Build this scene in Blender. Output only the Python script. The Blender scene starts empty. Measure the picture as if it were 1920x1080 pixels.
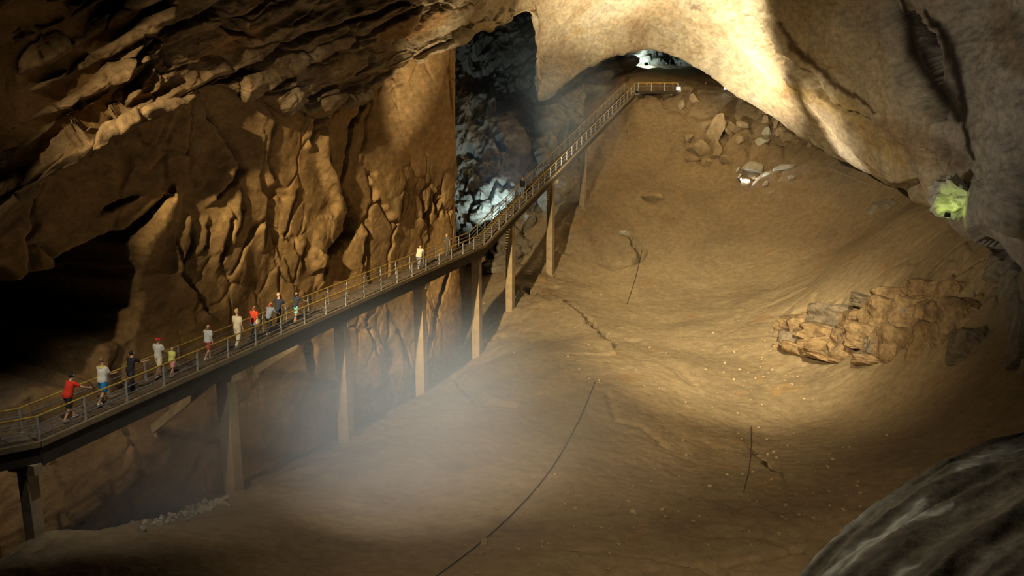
import bpy, bmesh, math, random
import numpy as np
from mathutils import Vector, Matrix

SC = bpy.context.scene
COL = SC.collection
R = math.radians

# ------------------------------------------------------------------ camera
F = 1700.0                                   # focal length in pixels of the 1920 px wide frame
PITCH = R(13.0)
CS, SN = math.cos(PITCH), math.sin(PITCH)
cam_data = bpy.data.cameras.new('camera')
cam_data.sensor_width = 36.0
cam_data.lens = F / 1920.0 * 36.0
cam_data.clip_start = 0.2
cam_data.clip_end = 400.0
cam = bpy.data.objects.new('camera', cam_data)
COL.objects.link(cam)
cam.location = (0, 0, 0)
cam.rotation_euler = (R(90.0) - PITCH, 0, 0)
SC.camera = cam

def P(px, py, d):
    """world point seen at pixel (px, py) at depth d along the view axis"""
    u = (px - 960.0) / F
    v = (540.0 - py) / F
    return Vector((d * u, d * (CS + v * SN), d * (v * CS - SN)))

def pix(pts):
    """pixel coordinates of world points (n x 3 array)"""
    d = pts[:, 1] * CS - pts[:, 2] * SN
    d = np.maximum(d, 0.5)
    v = (pts[:, 1] * SN + pts[:, 2] * CS) / d
    return np.stack([960 + F * pts[:, 0] / d, 540 - F * v], 1)

# ------------------------------------------------------------------ world, exposure
SC.view_settings.view_transform = 'Standard'
SC.view_settings.look = 'None'
SC.view_settings.exposure = 0.0
SC.view_settings.gamma = 1.0
SC.view_settings.use_curve_mapping = False
world = bpy.data.worlds.new('cave_dark')
world.use_nodes = True
world.node_tree.nodes['Background'].inputs[0].default_value = (1.0, 0.8, 0.6, 1)
world.node_tree.nodes['Background'].inputs[1].default_value = 0.0006
SC.world = world
SC.cycles.max_bounces = 5
SC.cycles.diffuse_bounces = 1
SC.cycles.volume_bounces = 0
SC.cycles.volume_step_rate = 2.0
SC.cycles.sample_clamp_indirect = 4.0

# ------------------------------------------------------------------ lights (cave floodlights and added fill spots)
def spot(name, loc, target, power, color, angle, blend=0.6, radius=0.25):
    l = bpy.data.lights.new(name, 'SPOT')
    l.energy = power
    l.color = color
    l.spot_size = R(angle)
    l.spot_blend = blend
    l.shadow_soft_size = radius
    o = bpy.data.objects.new(name, l)
    COL.objects.link(o)
    loc, target = Vector(loc), Vector(target)
    o.location = loc
    o.rotation_euler = (target - loc).to_track_quat('-Z', 'Y').to_euler()
    return o

def point(name, loc, power, color, radius=0.15):
    l = bpy.data.lights.new(name, 'POINT')
    l.energy = power
    l.color = color
    l.shadow_soft_size = radius
    o = bpy.data.objects.new(name, l)
    COL.objects.link(o)
    o.location = loc
    return o

# warm flood high on the left over the left wall, the bridge and the mud floor
spot('floodlight_wall', (-21.6, 3, 13), P(1240, 560, 66), 200000, (1.0, 0.79, 0.46), 39, 1.0, 0.3)
spot('floodlight_wall', (-21.0, 3.6, 13), P(750, 490, 60), 135000, (1.0, 0.78, 0.42), 19, 1.0, 0.3)  # added beam from the same lamp, brightens the wall
spot('floodlight_wall', (-22.0, 2.6, 13), P(530, 745, 47), 22000, (1.0, 0.80, 0.48), 20, 1.0, 0.3)  # added beam from the same lamp, for the wall under the bridge
# added fill that brightens the people on the lower end of the bridge
spot('bridge_fill', (-11.5, 26, 3), P(250, 720, 34), 3600, (1.0, 0.93, 0.80), 48, 1.0, 0.2)
# added yellow fills with no fixtures over the mud, turned up to the vault
spot('vault_fill', (12, 84, -11), (20.5, 95, 8), 66000, (1.0, 0.85, 0.58), 94, 1.0, 0.4)
spot('vault_fill', (7, 74, -15), P(1085, 0, 92), 38000, (1.0, 0.84, 0.56), 46, 1.0, 0.4)
spot('vault_fill', (-1, 56, -16), P(770, 0, 66), 19000, (1.0, 0.82, 0.52), 30, 1.0, 0.4)
spot('vault_fill', (18, 84, -9), P(1580, 240, 75), 11000, (1.0, 0.86, 0.62), 52, 1.0, 0.4)
# yellow flood on the slope and the outcrop on the right
spot('floodlight_slope', (9, 22, 10), P(1350, 635, 69), 205000, (1.0, 0.85, 0.52), 31, 1.0, 0.3)
# added pale fill that lights up the mist under the bridge
spot('mist_fill', (-5, 22, 6), P(790, 880, 44), 34000, (0.90, 0.96, 1.0), 32, 1.0, 0.3)
# added weak fills over the near mud, the near rock and the ceiling
spot('mud_fill', (4, 6, 9), P(1180, 960, 36), 19000, (1.0, 0.76, 0.46), 58, 1.0, 0.3)
spot('rock_near_fill', (-3.0, 9.5, -1.5), P(1620, 1010, 8.6), 170, (1.0, 0.92, 0.76), 30, 1.0, 0.1)
spot('ceiling_left_fill', (0, 26, -11), P(500, 70, 48), 1700, (1.0, 0.82, 0.55), 36, 1.0, 0.4)
spot('ceiling_right_fill', (-4, 32, -9), P(1760, 150, 44), 5600, (1.0, 0.95, 0.86), 58, 1.0, 0.4)
spot('rock_near_fill', (0.5, 13.0, 0.5), P(1640, 980, 9), 520, (1.0, 0.95, 0.82), 44, 1.0, 0.1)

# ------------------------------------------------------------------ noise
def _h(ix, iy, iz, s):
    h = (ix * np.uint32(374761393) + iy * np.uint32(668265263) + iz * np.uint32(2147483647) + np.uint32(s) * np.uint32(974634777))
    h = (h ^ (h >> np.uint32(13))) * np.uint32(1274126177)
    h = h ^ (h >> np.uint32(16))
    h = h * np.uint32(2246822519)
    return h ^ (h >> np.uint32(15))

def vnoise(p, s=0):
    """smooth gradient noise in about -1..1, p is n x 3"""
    f = np.floor(p)
    t = p - f
    i = f.astype(np.int64).astype(np.uint32)
    w = t * t * t * (t * (t * 6 - 15) + 10)
    out = np.zeros(len(p))
    for dx in (0, 1):
        wx = w[:, 0] if dx else 1 - w[:, 0]
        for dy in (0, 1):
            wy = w[:, 1] if dy else 1 - w[:, 1]
            for dz in (0, 1):
                wz = w[:, 2] if dz else 1 - w[:, 2]
                h = _h(i[:, 0] + np.uint32(dx), i[:, 1] + np.uint32(dy), i[:, 2] + np.uint32(dz), s)
                gx = (h & np.uint32(1023)).astype(float) / 511.5 - 1
                gy = ((h >> np.uint32(10)) & np.uint32(1023)).astype(float) / 511.5 - 1
                gz = ((h >> np.uint32(20)) & np.uint32(1023)).astype(float) / 511.5 - 1
                out += wx * wy * wz * (gx * (t[:, 0] - dx) + gy * (t[:, 1] - dy) + gz * (t[:, 2] - dz))
    return out * 1.4

def fbm(p, octaves=5, gain=0.5, s=0):
    a, out = 1.0, np.zeros(len(p))
    for k in range(octaves):
        out += a * vnoise(p, s + k)
        p = p * 2.03 + 17.1
        a *= gain
    return out

def ridged(p, octaves=4, gain=0.5, s=0):
    a, out = 1.0, np.zeros(len(p))
    for k in range(octaves):
        out += a * (1 - 2.2 * np.abs(vnoise(p, s + k)))
        p = p * 2.07 + 9.3
        a *= gain
    return out

def voronoi(p, s=0):
    """F1, F2 and a random value of the nearest cell"""
    f = np.floor(p)
    i = f.astype(np.int64)
    n = len(p)
    d1 = np.full(n, 9.0); d2 = np.full(n, 9.0); val = np.zeros(n)
    for dx in (-1, 0, 1):
        for dy in (-1, 0, 1):
            for dz in (-1, 0, 1):
                c = (i + np.array([dx, dy, dz])).astype(np.uint32)
                h = _h(c[:, 0], c[:, 1], c[:, 2], s)
                q = np.stack([(h & np.uint32(1023)), ((h >> np.uint32(10)) & np.uint32(1023)), ((h >> np.uint32(20)) & np.uint32(1023))], 1) / 1023.0
                dd = np.linalg.norm(f + np.array([dx, dy, dz]) + q - p, axis=1)
                near = dd < d1
                d2 = np.where(near, d1, np.minimum(d2, dd))
                val = np.where(near, ((h >> np.uint32(5)) & np.uint32(255)) / 255.0, val)
                d1 = np.where(near, dd, d1)
    return d1, d2, val

def polydist(xy, line, widths=None):
    """distance of points to a polyline, signed side, interpolated width"""
    best = np.full(len(xy), 1e9); side = np.zeros(len(xy)); wid = np.ones(len(xy))
    line = np.array(line, float)
    if widths is None:
        widths = np.ones(len(line))
    elif np.isscalar(widths):
        widths = np.full(len(line), float(widths))
    for k in range(len(line) - 1):
        a, b = line[k], line[k + 1]
        ab = b - a
        t = np.clip(((xy - a) @ ab) / max(ab @ ab, 1e-9), 0, 1)
        q = a + t[:, None] * ab
        dd = np.linalg.norm(xy - q, axis=1)
        sd = ab[0] * (xy[:, 1] - a[1]) - ab[1] * (xy[:, 0] - a[0])
        m = dd < best
        best = np.where(m, dd, best)
        side = np.where(m, np.sign(sd), side)
        wid = np.where(m, widths[k] + t * (widths[k + 1] - widths[k]), wid)
    return best, side, wid

def inpoly(xy, poly):
    x, y = xy[:, 0], xy[:, 1]
    c = np.zeros(len(xy), bool)
    n = len(poly)
    for k in range(n):
        x1, y1 = poly[k]; x2, y2 = poly[(k + 1) % n]
        m = ((y1 > y) != (y2 > y)) & (x < (x2 - x1) * (y - y1) / ((y2 - y1) or 1e-9) + x1)
        c ^= m
    return c

def sstep(a, b, x):
    t = np.clip((x - a) / (b - a), 0, 1)
    return t * t * (3 - 2 * t)

def tps(ctrl):
    """thin plate spline z(x, y) through the control points"""
    c = np.array(ctrl, float)
    sc = 30.0
    q = c[:, :2] / sc
    n = len(c)
    r = np.linalg.norm(q[:, None] - q[None], axis=2)
    K = np.where(r > 0, r * r * np.log(np.maximum(r, 1e-12)), 0) + np.eye(n) * 0.004
    A = np.zeros((n + 3, n + 3))
    A[:n, :n] = K
    A[:n, n] = 1; A[:n, n + 1:] = q
    A[n, :n] = 1; A[n + 1:, :n] = q.T
    w = np.linalg.solve(A, np.concatenate([c[:, 2], np.zeros(3)]))
    def f(x, y):
        x = np.asarray(x, float) / sc; y = np.asarray(y, float) / sc
        out = w[n] + w[n + 1] * x + w[n + 2] * y
        for k in range(n):
            r2 = (x - q[k, 0]) ** 2 + (y - q[k, 1]) ** 2
            out = out + w[k] * 0.5 * r2 * np.log(np.maximum(r2, 1e-24))
        return out
    return f

def resample(grid, nr, nc):
    """Catmull-Rom resampling of a control grid R x C x k"""
    g = np.array(grid, float)
    def one(a, n):
        m = a.shape[0]
        t = np.linspace(0, m - 1, n)
        i = np.minimum(t.astype(int), m - 2)
        u = (t - i)[:, None, None]
        pad = np.concatenate([2 * a[:1] - a[1:2], a, 2 * a[-1:] - a[-2:-1]])
        p0, p1, p2, p3 = pad[i], pad[i + 1], pad[i + 2], pad[i + 3]
        return 0.5 * (2 * p1 + (p2 - p0) * u + (2 * p0 - 5 * p1 + 4 * p2 - p3) * u ** 2 + (3 * p1 - p0 - 3 * p2 + p3) * u ** 3)
    g = one(g, nr)
    g = one(g.transpose(1, 0, 2), nc).transpose(1, 0, 2)
    return g

def grid_normals(G):
    a = np.gradient(G, axis=0); b = np.gradient(G, axis=1)
    n = np.cross(a, b)
    return n / np.maximum(np.linalg.norm(n, axis=2, keepdims=True), 1e-9)

# ------------------------------------------------------------------ object helpers
def link(name, me, mat=None, parent=None):
    o = bpy.data.objects.new(name, me)
    COL.objects.link(o)
    if mat is not None and not me.materials:
        me.materials.append(mat)
    if parent is not None:
        o.parent = parent
    return o

def grid_mesh(name, G, mat, smooth=True, cols=None):
    nr, nc = G.shape[:2]
    me = bpy.data.meshes.new(name)
    V = G.reshape(-1, 3)
    idx = np.arange(nr * nc).reshape(nr, nc)
    Fq = np.stack([idx[:-1, :-1], idx[:-1, 1:], idx[1:, 1:], idx[1:, :-1]], -1).reshape(-1, 4)
    me.vertices.add(len(V)); me.vertices.foreach_set('co', V.astype(np.float32).ravel())
    me.loops.add(Fq.size); me.loops.foreach_set('vertex_index', Fq.astype(np.int32).ravel())
    me.polygons.add(len(Fq))
    me.polygons.foreach_set('loop_start', np.arange(0, Fq.size, 4, dtype=np.int32))
    me.polygons.foreach_set('loop_total', np.full(len(Fq), 4, dtype=np.int32))
    me.polygons.foreach_set('use_smooth', np.full(len(Fq), smooth, dtype=bool))
    me.update(calc_edges=True)
    if cols is not None:
        at = me.color_attributes.new('tone', 'FLOAT_COLOR', 'POINT')
        at.data.foreach_set('color', cols.astype(np.float32).ravel())
    me.materials.append(mat)
    return me

def structure(o):
    o['kind'] = 'structure'
    return o

def tag(o, label, cat, group=None, kind=None):
    o['label'] = label
    o['category'] = cat
    if group: o['group'] = group
    if kind: o['kind'] = kind
    return o

def empty(name, loc, rz=0.0):
    o = bpy.data.objects.new(name, None)
    o.empty_display_size = 0.3
    COL.objects.link(o)
    o.location = loc
    o.rotation_euler = (0, 0, rz)
    return o

# ------------------------------------------------------------------ materials
def rock_mat(name, stops, scale=0.12, rough=0.9, bump=0.6, bscale=2.2, stain=None, stretch=(1, 1, 1), patch=None, spec=0.25, fine=0.35):
    """layered noise colouring; stops: list of (pos, rgb); stain: (rgb, threshold, scale)"""
    m = bpy.data.materials.new(name)
    m.use_nodes = True
    nt = m.node_tree; N = nt.nodes; L = nt.links
    b = N['Principled BSDF']
    b.inputs['Roughness'].default_value = rough
    b.inputs['Specular IOR Level'].default_value = spec
    tc = N.new('ShaderNodeTexCoord')
    mp = N.new('ShaderNodeMapping')
    mp.inputs['Scale'].default_value = stretch
    L.new(tc.outputs['Object'], mp.inputs['Vector'])
    n1 = N.new('ShaderNodeTexNoise')
    n1.inputs['Scale'].default_value = scale; n1.inputs['Detail'].default_value = 8; n1.inputs['Roughness'].default_value = 0.62
    n1.inputs['Distortion'].default_value = 0.6
    L.new(mp.outputs[0], n1.inputs['Vector'])
    cr = N.new('ShaderNodeValToRGB')
    el = cr.color_ramp.elements
    while len(el) > 1: el.remove(el[-1])
    el[0].position = stops[0][0]; el[0].color = (*stops[0][1], 1)
    for p, c in stops[1:]:
        e = el.new(p); e.color = (*c, 1)
    L.new(n1.outputs['Fac'], cr.inputs[0])
    col = cr.outputs[0]
    for st in (stain or []):
        n2 = N.new('ShaderNodeTexNoise')
        n2.inputs['Scale'].default_value = st[2]; n2.inputs['Detail'].default_value = 6; n2.inputs['Roughness'].default_value = 0.6
        L.new(mp.outputs[0], n2.inputs['Vector'])
        off = N.new('ShaderNodeVectorMath'); off.operation = 'ADD'; off.inputs[1].default_value = (st[3], st[3] * 2, 3)
        L.new(mp.outputs[0], off.inputs[0]); L.new(off.outputs[0], n2.inputs['Vector'])
        mr = N.new('ShaderNodeMapRange'); mr.inputs[1].default_value = st[1]; mr.inputs[2].default_value = st[1] + 0.1
        L.new(n2.outputs['Fac'], mr.inputs[0])
        mx = N.new('ShaderNodeMix'); mx.data_type = 'RGBA'
        L.new(mr.outputs[0], mx.inputs[0]); L.new(col, mx.inputs[6]); mx.inputs[7].default_value = (*st[0], 1)
        col = mx.outputs[2]
    # fine mottling
    n3 = N.new('ShaderNodeTexNoise'); n3.inputs['Scale'].default_value = bscale * 1.5; n3.inputs['Detail'].default_value = 7; n3.inputs['Roughness'].default_value = 0.7
    L.new(mp.outputs[0], n3.inputs['Vector'])
    mr3 = N.new('ShaderNodeMapRange'); mr3.inputs[1].default_value = 0.3; mr3.inputs[2].default_value = 0.7
    mr3.inputs[3].default_value = 1 - fine; mr3.inputs[4].default_value = 1 + fine
    L.new(n3.outputs['Fac'], mr3.inputs[0])
    vm = N.new('ShaderNodeVectorMath'); vm.operation = 'SCALE'
    L.new(col, vm.inputs[0]); L.new(mr3.outputs[0], vm.inputs['Scale'])
    L.new(vm.outputs[0], b.inputs['Base Color'])
    n4 = N.new('ShaderNodeTexNoise'); n4.inputs['Scale'].default_value = bscale; n4.inputs['Detail'].default_value = 9; n4.inputs['Roughness'].default_value = 0.68
    L.new(mp.outputs[0], n4.inputs['Vector'])
    bp = N.new('ShaderNodeBump'); bp.inputs['Strength'].default_value = bump; bp.inputs['Distance'].default_value = 0.25
    L.new(n4.outputs['Fac'], bp.inputs['Height']); L.new(bp.outputs[0], b.inputs['Normal'])
    return m

def plain_mat(name, rgb, rough=0.7, metal=0.0, vary=0.15, scale=6.0, bump=0.0):
    m = bpy.data.materials.new(name)
    m.use_nodes = True
    nt = m.node_tree; N = nt.nodes; L = nt.links
    b = N['Principled BSDF']
    b.inputs['Roughness'].default_value = rough
    b.inputs['Metallic'].default_value = metal
    b.inputs['Specular IOR Level'].default_value = 0.3
    tc = N.new('ShaderNodeTexCoord')
    n = N.new('ShaderNodeTexNoise'); n.inputs['Scale'].default_value = scale; n.inputs['Detail'].default_value = 6
    L.new(tc.outputs['Object'], n.inputs['Vector'])
    mr = N.new('ShaderNodeMapRange'); mr.inputs[1].default_value = 0.3; mr.inputs[2].default_value = 0.7
    mr.inputs[3].default_value = 1 - vary; mr.inputs[4].default_value = 1 + vary
    L.new(n.outputs['Fac'], mr.inputs[0])
    vm = N.new('ShaderNodeVectorMath'); vm.operation = 'SCALE'; vm.inputs[0].default_value = rgb
    L.new(mr.outputs[0], vm.inputs['Scale']); L.new(vm.outputs[0], b.inputs['Base Color'])
    if bump:
        bp = N.new('ShaderNodeBump'); bp.inputs['Strength'].default_value = bump; bp.inputs['Distance'].default_value = 0.05
        L.new(n.outputs['Fac'], bp.inputs['Height']); L.new(bp.outputs[0], b.inputs['Normal'])
    return m

def glow_mat(name, rgb, strength):
    m = bpy.data.materials.new(name)
    m.use_nodes = True
    b = m.node_tree.nodes['Principled BSDF']
    b.inputs['Base Color'].default_value = (*rgb, 1)
    b.inputs['Emission Color'].default_value = (*rgb, 1)
    b.inputs['Emission Strength'].default_value = strength
    return m

M_WALL = rock_mat('clay_wall', [(0.30, (0.26, 0.16, 0.075)), (0.45, (0.40, 0.25, 0.11)), (0.58, (0.50, 0.31, 0.13)), (0.72, (0.38, 0.20, 0.08))],
                  scale=0.2, bump=0.45, bscale=1.6, stretch=(1, 0.42, 1), stain=[((0.33, 0.24, 0.15), 0.60, 0.14, 5.0)])
M_FLOOR = rock_mat('mud_floor', [(0.30, (0.20, 0.148, 0.088)), (0.5, (0.29, 0.216, 0.128)), (0.68, (0.34, 0.25, 0.142))],
                   scale=0.10, bump=0.5, bscale=1.4, rough=0.8, stain=[((0.22, 0.16, 0.10), 0.62, 0.16, 11.0), ((0.28, 0.175, 0.085), 0.60, 0.3, 31.0)], fine=0.25)
M_CEIL = rock_mat('limestone_vault', [(0.28, (0.30, 0.20, 0.11)), (0.42, (0.48, 0.37, 0.23)), (0.56, (0.60, 0.50, 0.34)), (0.72, (0.52, 0.46, 0.36))],
                  scale=0.15, bump=0.7, bscale=1.4, stretch=(1, 0.5, 1.25), stain=[((0.50, 0.33, 0.13), 0.60, 0.14, 3.0), ((0.20, 0.14, 0.10), 0.63, 0.22, 17.0)])
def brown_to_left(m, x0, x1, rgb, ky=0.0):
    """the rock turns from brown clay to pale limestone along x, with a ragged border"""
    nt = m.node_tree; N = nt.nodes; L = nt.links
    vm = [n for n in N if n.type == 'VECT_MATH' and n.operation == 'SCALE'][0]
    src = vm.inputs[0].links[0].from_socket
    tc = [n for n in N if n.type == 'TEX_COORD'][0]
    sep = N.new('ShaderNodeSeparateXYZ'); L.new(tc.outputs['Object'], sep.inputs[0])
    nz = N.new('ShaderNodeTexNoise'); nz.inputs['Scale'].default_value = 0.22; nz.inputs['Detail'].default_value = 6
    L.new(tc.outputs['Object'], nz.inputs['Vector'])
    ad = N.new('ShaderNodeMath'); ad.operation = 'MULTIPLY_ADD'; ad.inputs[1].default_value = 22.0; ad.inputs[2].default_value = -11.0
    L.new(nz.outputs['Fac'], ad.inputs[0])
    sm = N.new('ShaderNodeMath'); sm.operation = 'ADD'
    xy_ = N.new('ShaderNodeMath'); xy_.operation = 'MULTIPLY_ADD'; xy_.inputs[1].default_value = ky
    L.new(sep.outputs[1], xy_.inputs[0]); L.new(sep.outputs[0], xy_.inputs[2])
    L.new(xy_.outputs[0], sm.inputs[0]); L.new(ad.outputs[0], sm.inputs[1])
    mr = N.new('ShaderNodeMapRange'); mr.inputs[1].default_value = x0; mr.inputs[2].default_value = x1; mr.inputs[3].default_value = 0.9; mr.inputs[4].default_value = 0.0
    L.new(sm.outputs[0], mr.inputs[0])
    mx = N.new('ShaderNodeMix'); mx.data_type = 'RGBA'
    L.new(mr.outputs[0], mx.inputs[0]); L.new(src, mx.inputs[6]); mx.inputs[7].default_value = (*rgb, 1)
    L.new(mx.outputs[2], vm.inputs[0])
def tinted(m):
    """mineral stains of the rock and painted shade and light, kept per vertex in the attribute 'tone', multiply its colour"""
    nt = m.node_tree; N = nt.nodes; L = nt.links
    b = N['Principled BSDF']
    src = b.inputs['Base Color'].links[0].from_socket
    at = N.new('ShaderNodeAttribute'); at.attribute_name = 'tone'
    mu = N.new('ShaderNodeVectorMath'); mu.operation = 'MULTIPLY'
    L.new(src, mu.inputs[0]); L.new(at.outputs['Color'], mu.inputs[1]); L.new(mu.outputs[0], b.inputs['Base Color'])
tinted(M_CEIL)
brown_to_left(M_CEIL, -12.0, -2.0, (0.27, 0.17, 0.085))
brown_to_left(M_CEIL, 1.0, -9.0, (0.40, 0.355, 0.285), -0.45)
M_BACK = rock_mat('grey_limestone', [(0.3, (0.12, 0.095, 0.065)), (0.48, (0.24, 0.205, 0.155)), (0.65, (0.34, 0.30, 0.235))],
                  scale=0.2, bump=1.0, bscale=1.2, stain=[((0.26, 0.20, 0.13), 0.6, 0.2, 7.0)])
M_NEAR = bpy.data.materials.new('fluted_rock')
M_NEAR.use_nodes = True
def _near():
    nt = M_NEAR.node_tree; N = nt.nodes; L = nt.links
    b = N['Principled BSDF']; b.inputs['Roughness'].default_value = 0.85; b.inputs['Specular IOR Level'].default_value = 0.25
    at = N.new('ShaderNodeAttribute'); at.attribute_name = 'tone'
    tc = N.new('ShaderNodeTexCoord')
    n = N.new('ShaderNodeTexNoise'); n.inputs['Scale'].default_value = 7.0; n.inputs['Detail'].default_value = 8; n.inputs['Roughness'].default_value = 0.65
    L.new(tc.outputs['Object'], n.inputs['Vector'])
    mr = N.new('ShaderNodeMapRange'); mr.inputs[1].default_value = 0.3; mr.inputs[2].default_value = 0.7; mr.inputs[3].default_value = 0.6; mr.inputs[4].default_value = 1.4
    L.new(n.outputs['Fac'], mr.inputs[0])
    vm = N.new('ShaderNodeVectorMath'); vm.operation = 'SCALE'
    L.new(at.outputs['Color'], vm.inputs[0]); L.new(mr.outputs[0], vm.inputs['Scale']); L.new(vm.outputs[0], b.inputs['Base Color'])
    bp = N.new('ShaderNodeBump'); bp.inputs['Strength'].default_value = 0.35; bp.inputs['Distance'].default_value = 0.06
    L.new(n.outputs['Fac'], bp.inputs['Height']); L.new(bp.outputs[0], b.inputs['Normal'])
_near()
# ------------------------------------------------------------------ bridge layout (used by floor and wall)
BR0 = Vector((-16.4, 29.5, -12.3))            # right-hand deck edge at the lower bend
BR1 = Vector((-2.1, 68.9, -12.5))             # at the bend before the stairs
BR2 = Vector((14.2, 107.0, -1.5))             # top of the stairs
BRL = Vector((-23.4, 24.6, -12.3))            # end of the landing on the left, out of frame
DW = 1.35                                     # deck width

# ------------------------------------------------------------------ floor
FC = [tuple(P(*q)) for q in [
    (960, 1080, 31.5), (1350, 620, 70), (1700, 760, 50), (1100, 800, 52), (1000, 650, 67), (700, 1000, 36), (1300, 900, 42),
    (1100, 500, 88), (1300, 450, 90), (1300, 300, 101), (1200, 180, 107), (1250, 158, 109), (1340, 153, 109), (1450, 300, 96), (1450, 205, 102),
    (1550, 330, 90), (1600, 450, 79), (1700, 400, 70), (1820, 430, 58), (1870, 560, 49), (1930, 700, 42), (1600, 650, 61), (1500, 540, 74),
    (1120, 640, 70), (1250, 720, 58)]]
FC += [(-4.6, 74, -22.6), (-8.1, 62, -22.8), (-13, 48.5, -21.6), (-19.4, 31, -19.3), (-28, 15, -17), (-8, 88, -19), (-2, 97, -15), (2, 106, -9), (-2, 112, -8),
       (15, 120, 1), (27, 120, 1), (-12, 120, -5), (0, 10, -18), (20, 14, -17), (-20, 8, -17), (40, 30, -10), (45, 60, -5), (40, 90, 0)]
# the ground under each pillar: its column on the bridge line, its foot where it is seen
for px_, py_, a_, b_ in [(66, 1025, BR0, BR1), (432, 935, BR0, BR1), (646, 832, BR0, BR1), (790, 748, BR0, BR1), (893, 677, BR0, BR1), (957, 587, BR1, BR2), (1030, 515, BR1, BR2), (1093, 390, BR1, BR2)]:
    dd_ = (b_ - a_); hd_ = Vector((dd_.x, dd_.y, 0)).normalized(); mid_ = a_ + Vector((-hd_.y, hd_.x, 0)) * DW * 0.5
    u_ = (px_ - 960) / F; v_ = (540 - py_) / F
    # plan crossing of the view plane through px_ with the centre line of the bridge
    k_ = u_ / (CS + v_ * SN)
    t_ = (k_ * mid_.y - mid_.x) / (dd_.x - k_ * dd_.y)
    q_ = mid_ + dd_ * t_
    FC.append((q_.x, q_.y, q_.y * (v_ * CS - SN) / (CS + v_ * SN)))
FZ = tps(FC)

FLOOR_CRACKS = [   # pixel polylines on the photographed floor, width (m), depth (m)
    ([(1060, 574), (1082, 587), (1102, 600), (1112, 615), (1128, 627), (1142, 645), (1146, 652)], [0.06, 0.15, 0.2, 0.24, 0.2, 0.24, 0.06], 3.0),
    ([(1178, 443), (1190, 455), (1202, 470), (1202, 482), (1192, 492)], [0.1, 0.22, 0.28, 0.2, 0.1], 1.5),
    ([(1128, 490), (1150, 502), (1190, 494)], [0.2, 0.3, 0.15], 0.25),
    ([(982, 548), (1008, 562)], [0.2, 0.2], 1.4),
    ([(1418, 856), (1440, 872), (1460, 890)], [0.08, 0.15, 0.08], 0.9),
    ([(1290, 1066), (1320, 1070), (1352, 1082)], [0.1, 0.2, 0.2], 0.9),
    ([(850, 712), (885, 732), (905, 752), (960, 760)], [0.15, 0.3, 0.3, 0.2], 0.35),
    ([(1190, 640), (1250, 680), (1300, 720)], [0.3, 0.4, 0.2], 0.12),
    ([(1140, 735), (1155, 790), (1200, 800), (1250, 840)], [0.1, 0.1, 0.1, 0.1], 0.1),
    ([(1010, 1030), (1180, 1045), (1290, 1058)], [0.08, 0.08, 0.08], 0.10),
    ([(1290, 1000), (1420, 1005), (1500, 1035)], [0.08, 0.08, 0.08], 0.10),
    ([(1340, 1060), (1440, 1045), (1500, 1030)], [0.08, 0.08, 0.08], 0.10),
]
def bary(q):
    return q

def floor_base(x, y):
    x = np.asarray(x, float); y = np.asarray(y, float)
    p = np.stack([x, y, np.zeros_like(x)], -1).reshape(-1, 3)
    z = FZ(x, y).reshape(-1)
    z = z + 0.35 * fbm(p * 0.11, 3, 0.5, 3)
    return z.reshape(x.shape)

def floor_hit(px, py, d0=8.0, d1=125.0):
    """first meeting of a view ray with the floor"""
    u = (px - 960.0) / F; v = (540.0 - py) / F
    d = np.linspace(d0, d1, 1200)
    z = d * (v * CS - SN)
    h = floor_base(d * u, d * (CS + v * SN))
    k = np.argmax(z < h)
    if not (z < h).any(): k = len(d) - 1
    return P(px, py, float(d[k]))

rows = 740; colsn = 760
ty = np.linspace(0, 1, rows)
yy = 7.0 + 5 * ty + 113.0 * (ty ** 1.22)
tx = np.linspace(-0.80, 0.80, colsn)
X = tx[None, :] * (yy[:, None] + 3.0)
Y = np.repeat(yy[:, None], colsn, 1)
Zb = floor_base(X, Y)
pf = np.stack([X, Y, Zb], -1).reshape(-1, 3)
Zf = Zb.reshape(-1).copy()
# small clods and flow ripples
pn = pf.copy(); pn[:, 2] = 0
rot = np.array([[0.8, 0.6, 0], [-0.6, 0.8, 0], [0, 0, 1]])
pr = pn @ rot.T
Zf += 0.055 * fbm(pr * np.array([0.45, 0.32, 1]), 4, 0.55, 21)
Zf += 0.035 * fbm(pr * np.array([2.2, 1.2, 1]), 3, 0.5, 31)
bx, by = pn[:, 0], pn[:, 1]
# rougher, gullied ground along the trench edge under the bridge
s_along = ((bx - BR0.x) * 0.341 + (by - BR0.y) * 0.940)
s_perp = ((bx - BR0.x) * 0.940 - (by - BR0.y) * 0.341)
band = np.exp(-((s_perp + 0.3) / 2.6) ** 2)
Zf += band * (0.35 * ridged(pn * 0.28, 4, 0.55, 41) - 0.1)
xy = pix(pf)
for line, w, dep in FLOOR_CRACKS:
    hit = np.array([tuple(floor_hit(*q)) for q in line])
    # distance in world plan
    wob = 0.16 * np.stack([fbm(pn * 1.3, 3, 0.6, 51), fbm(pn * 1.3, 3, 0.6, 61)], 1)
    bb = (bx > hit[:, 0].min() - 3) & (bx < hit[:, 0].max() + 3) & (by > hit[:, 1].min() - 3) & (by < hit[:, 1].max() + 3)
    dd, side, wd = polydist(pn[bb, :2] + wob[bb], hit[:, :2], np.array(w) * 1.6)
    if dep >= 0.9: Zf[bb] += np.where(side < 0, 0.22 * dep * np.exp(-(dd / 2.2)) * sstep(0, 0.3, dd / wd), 0)
    Zf[bb] -= dep * sstep(0, 1, np.clip(1.5 - dd / wd, 0, 1))
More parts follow.
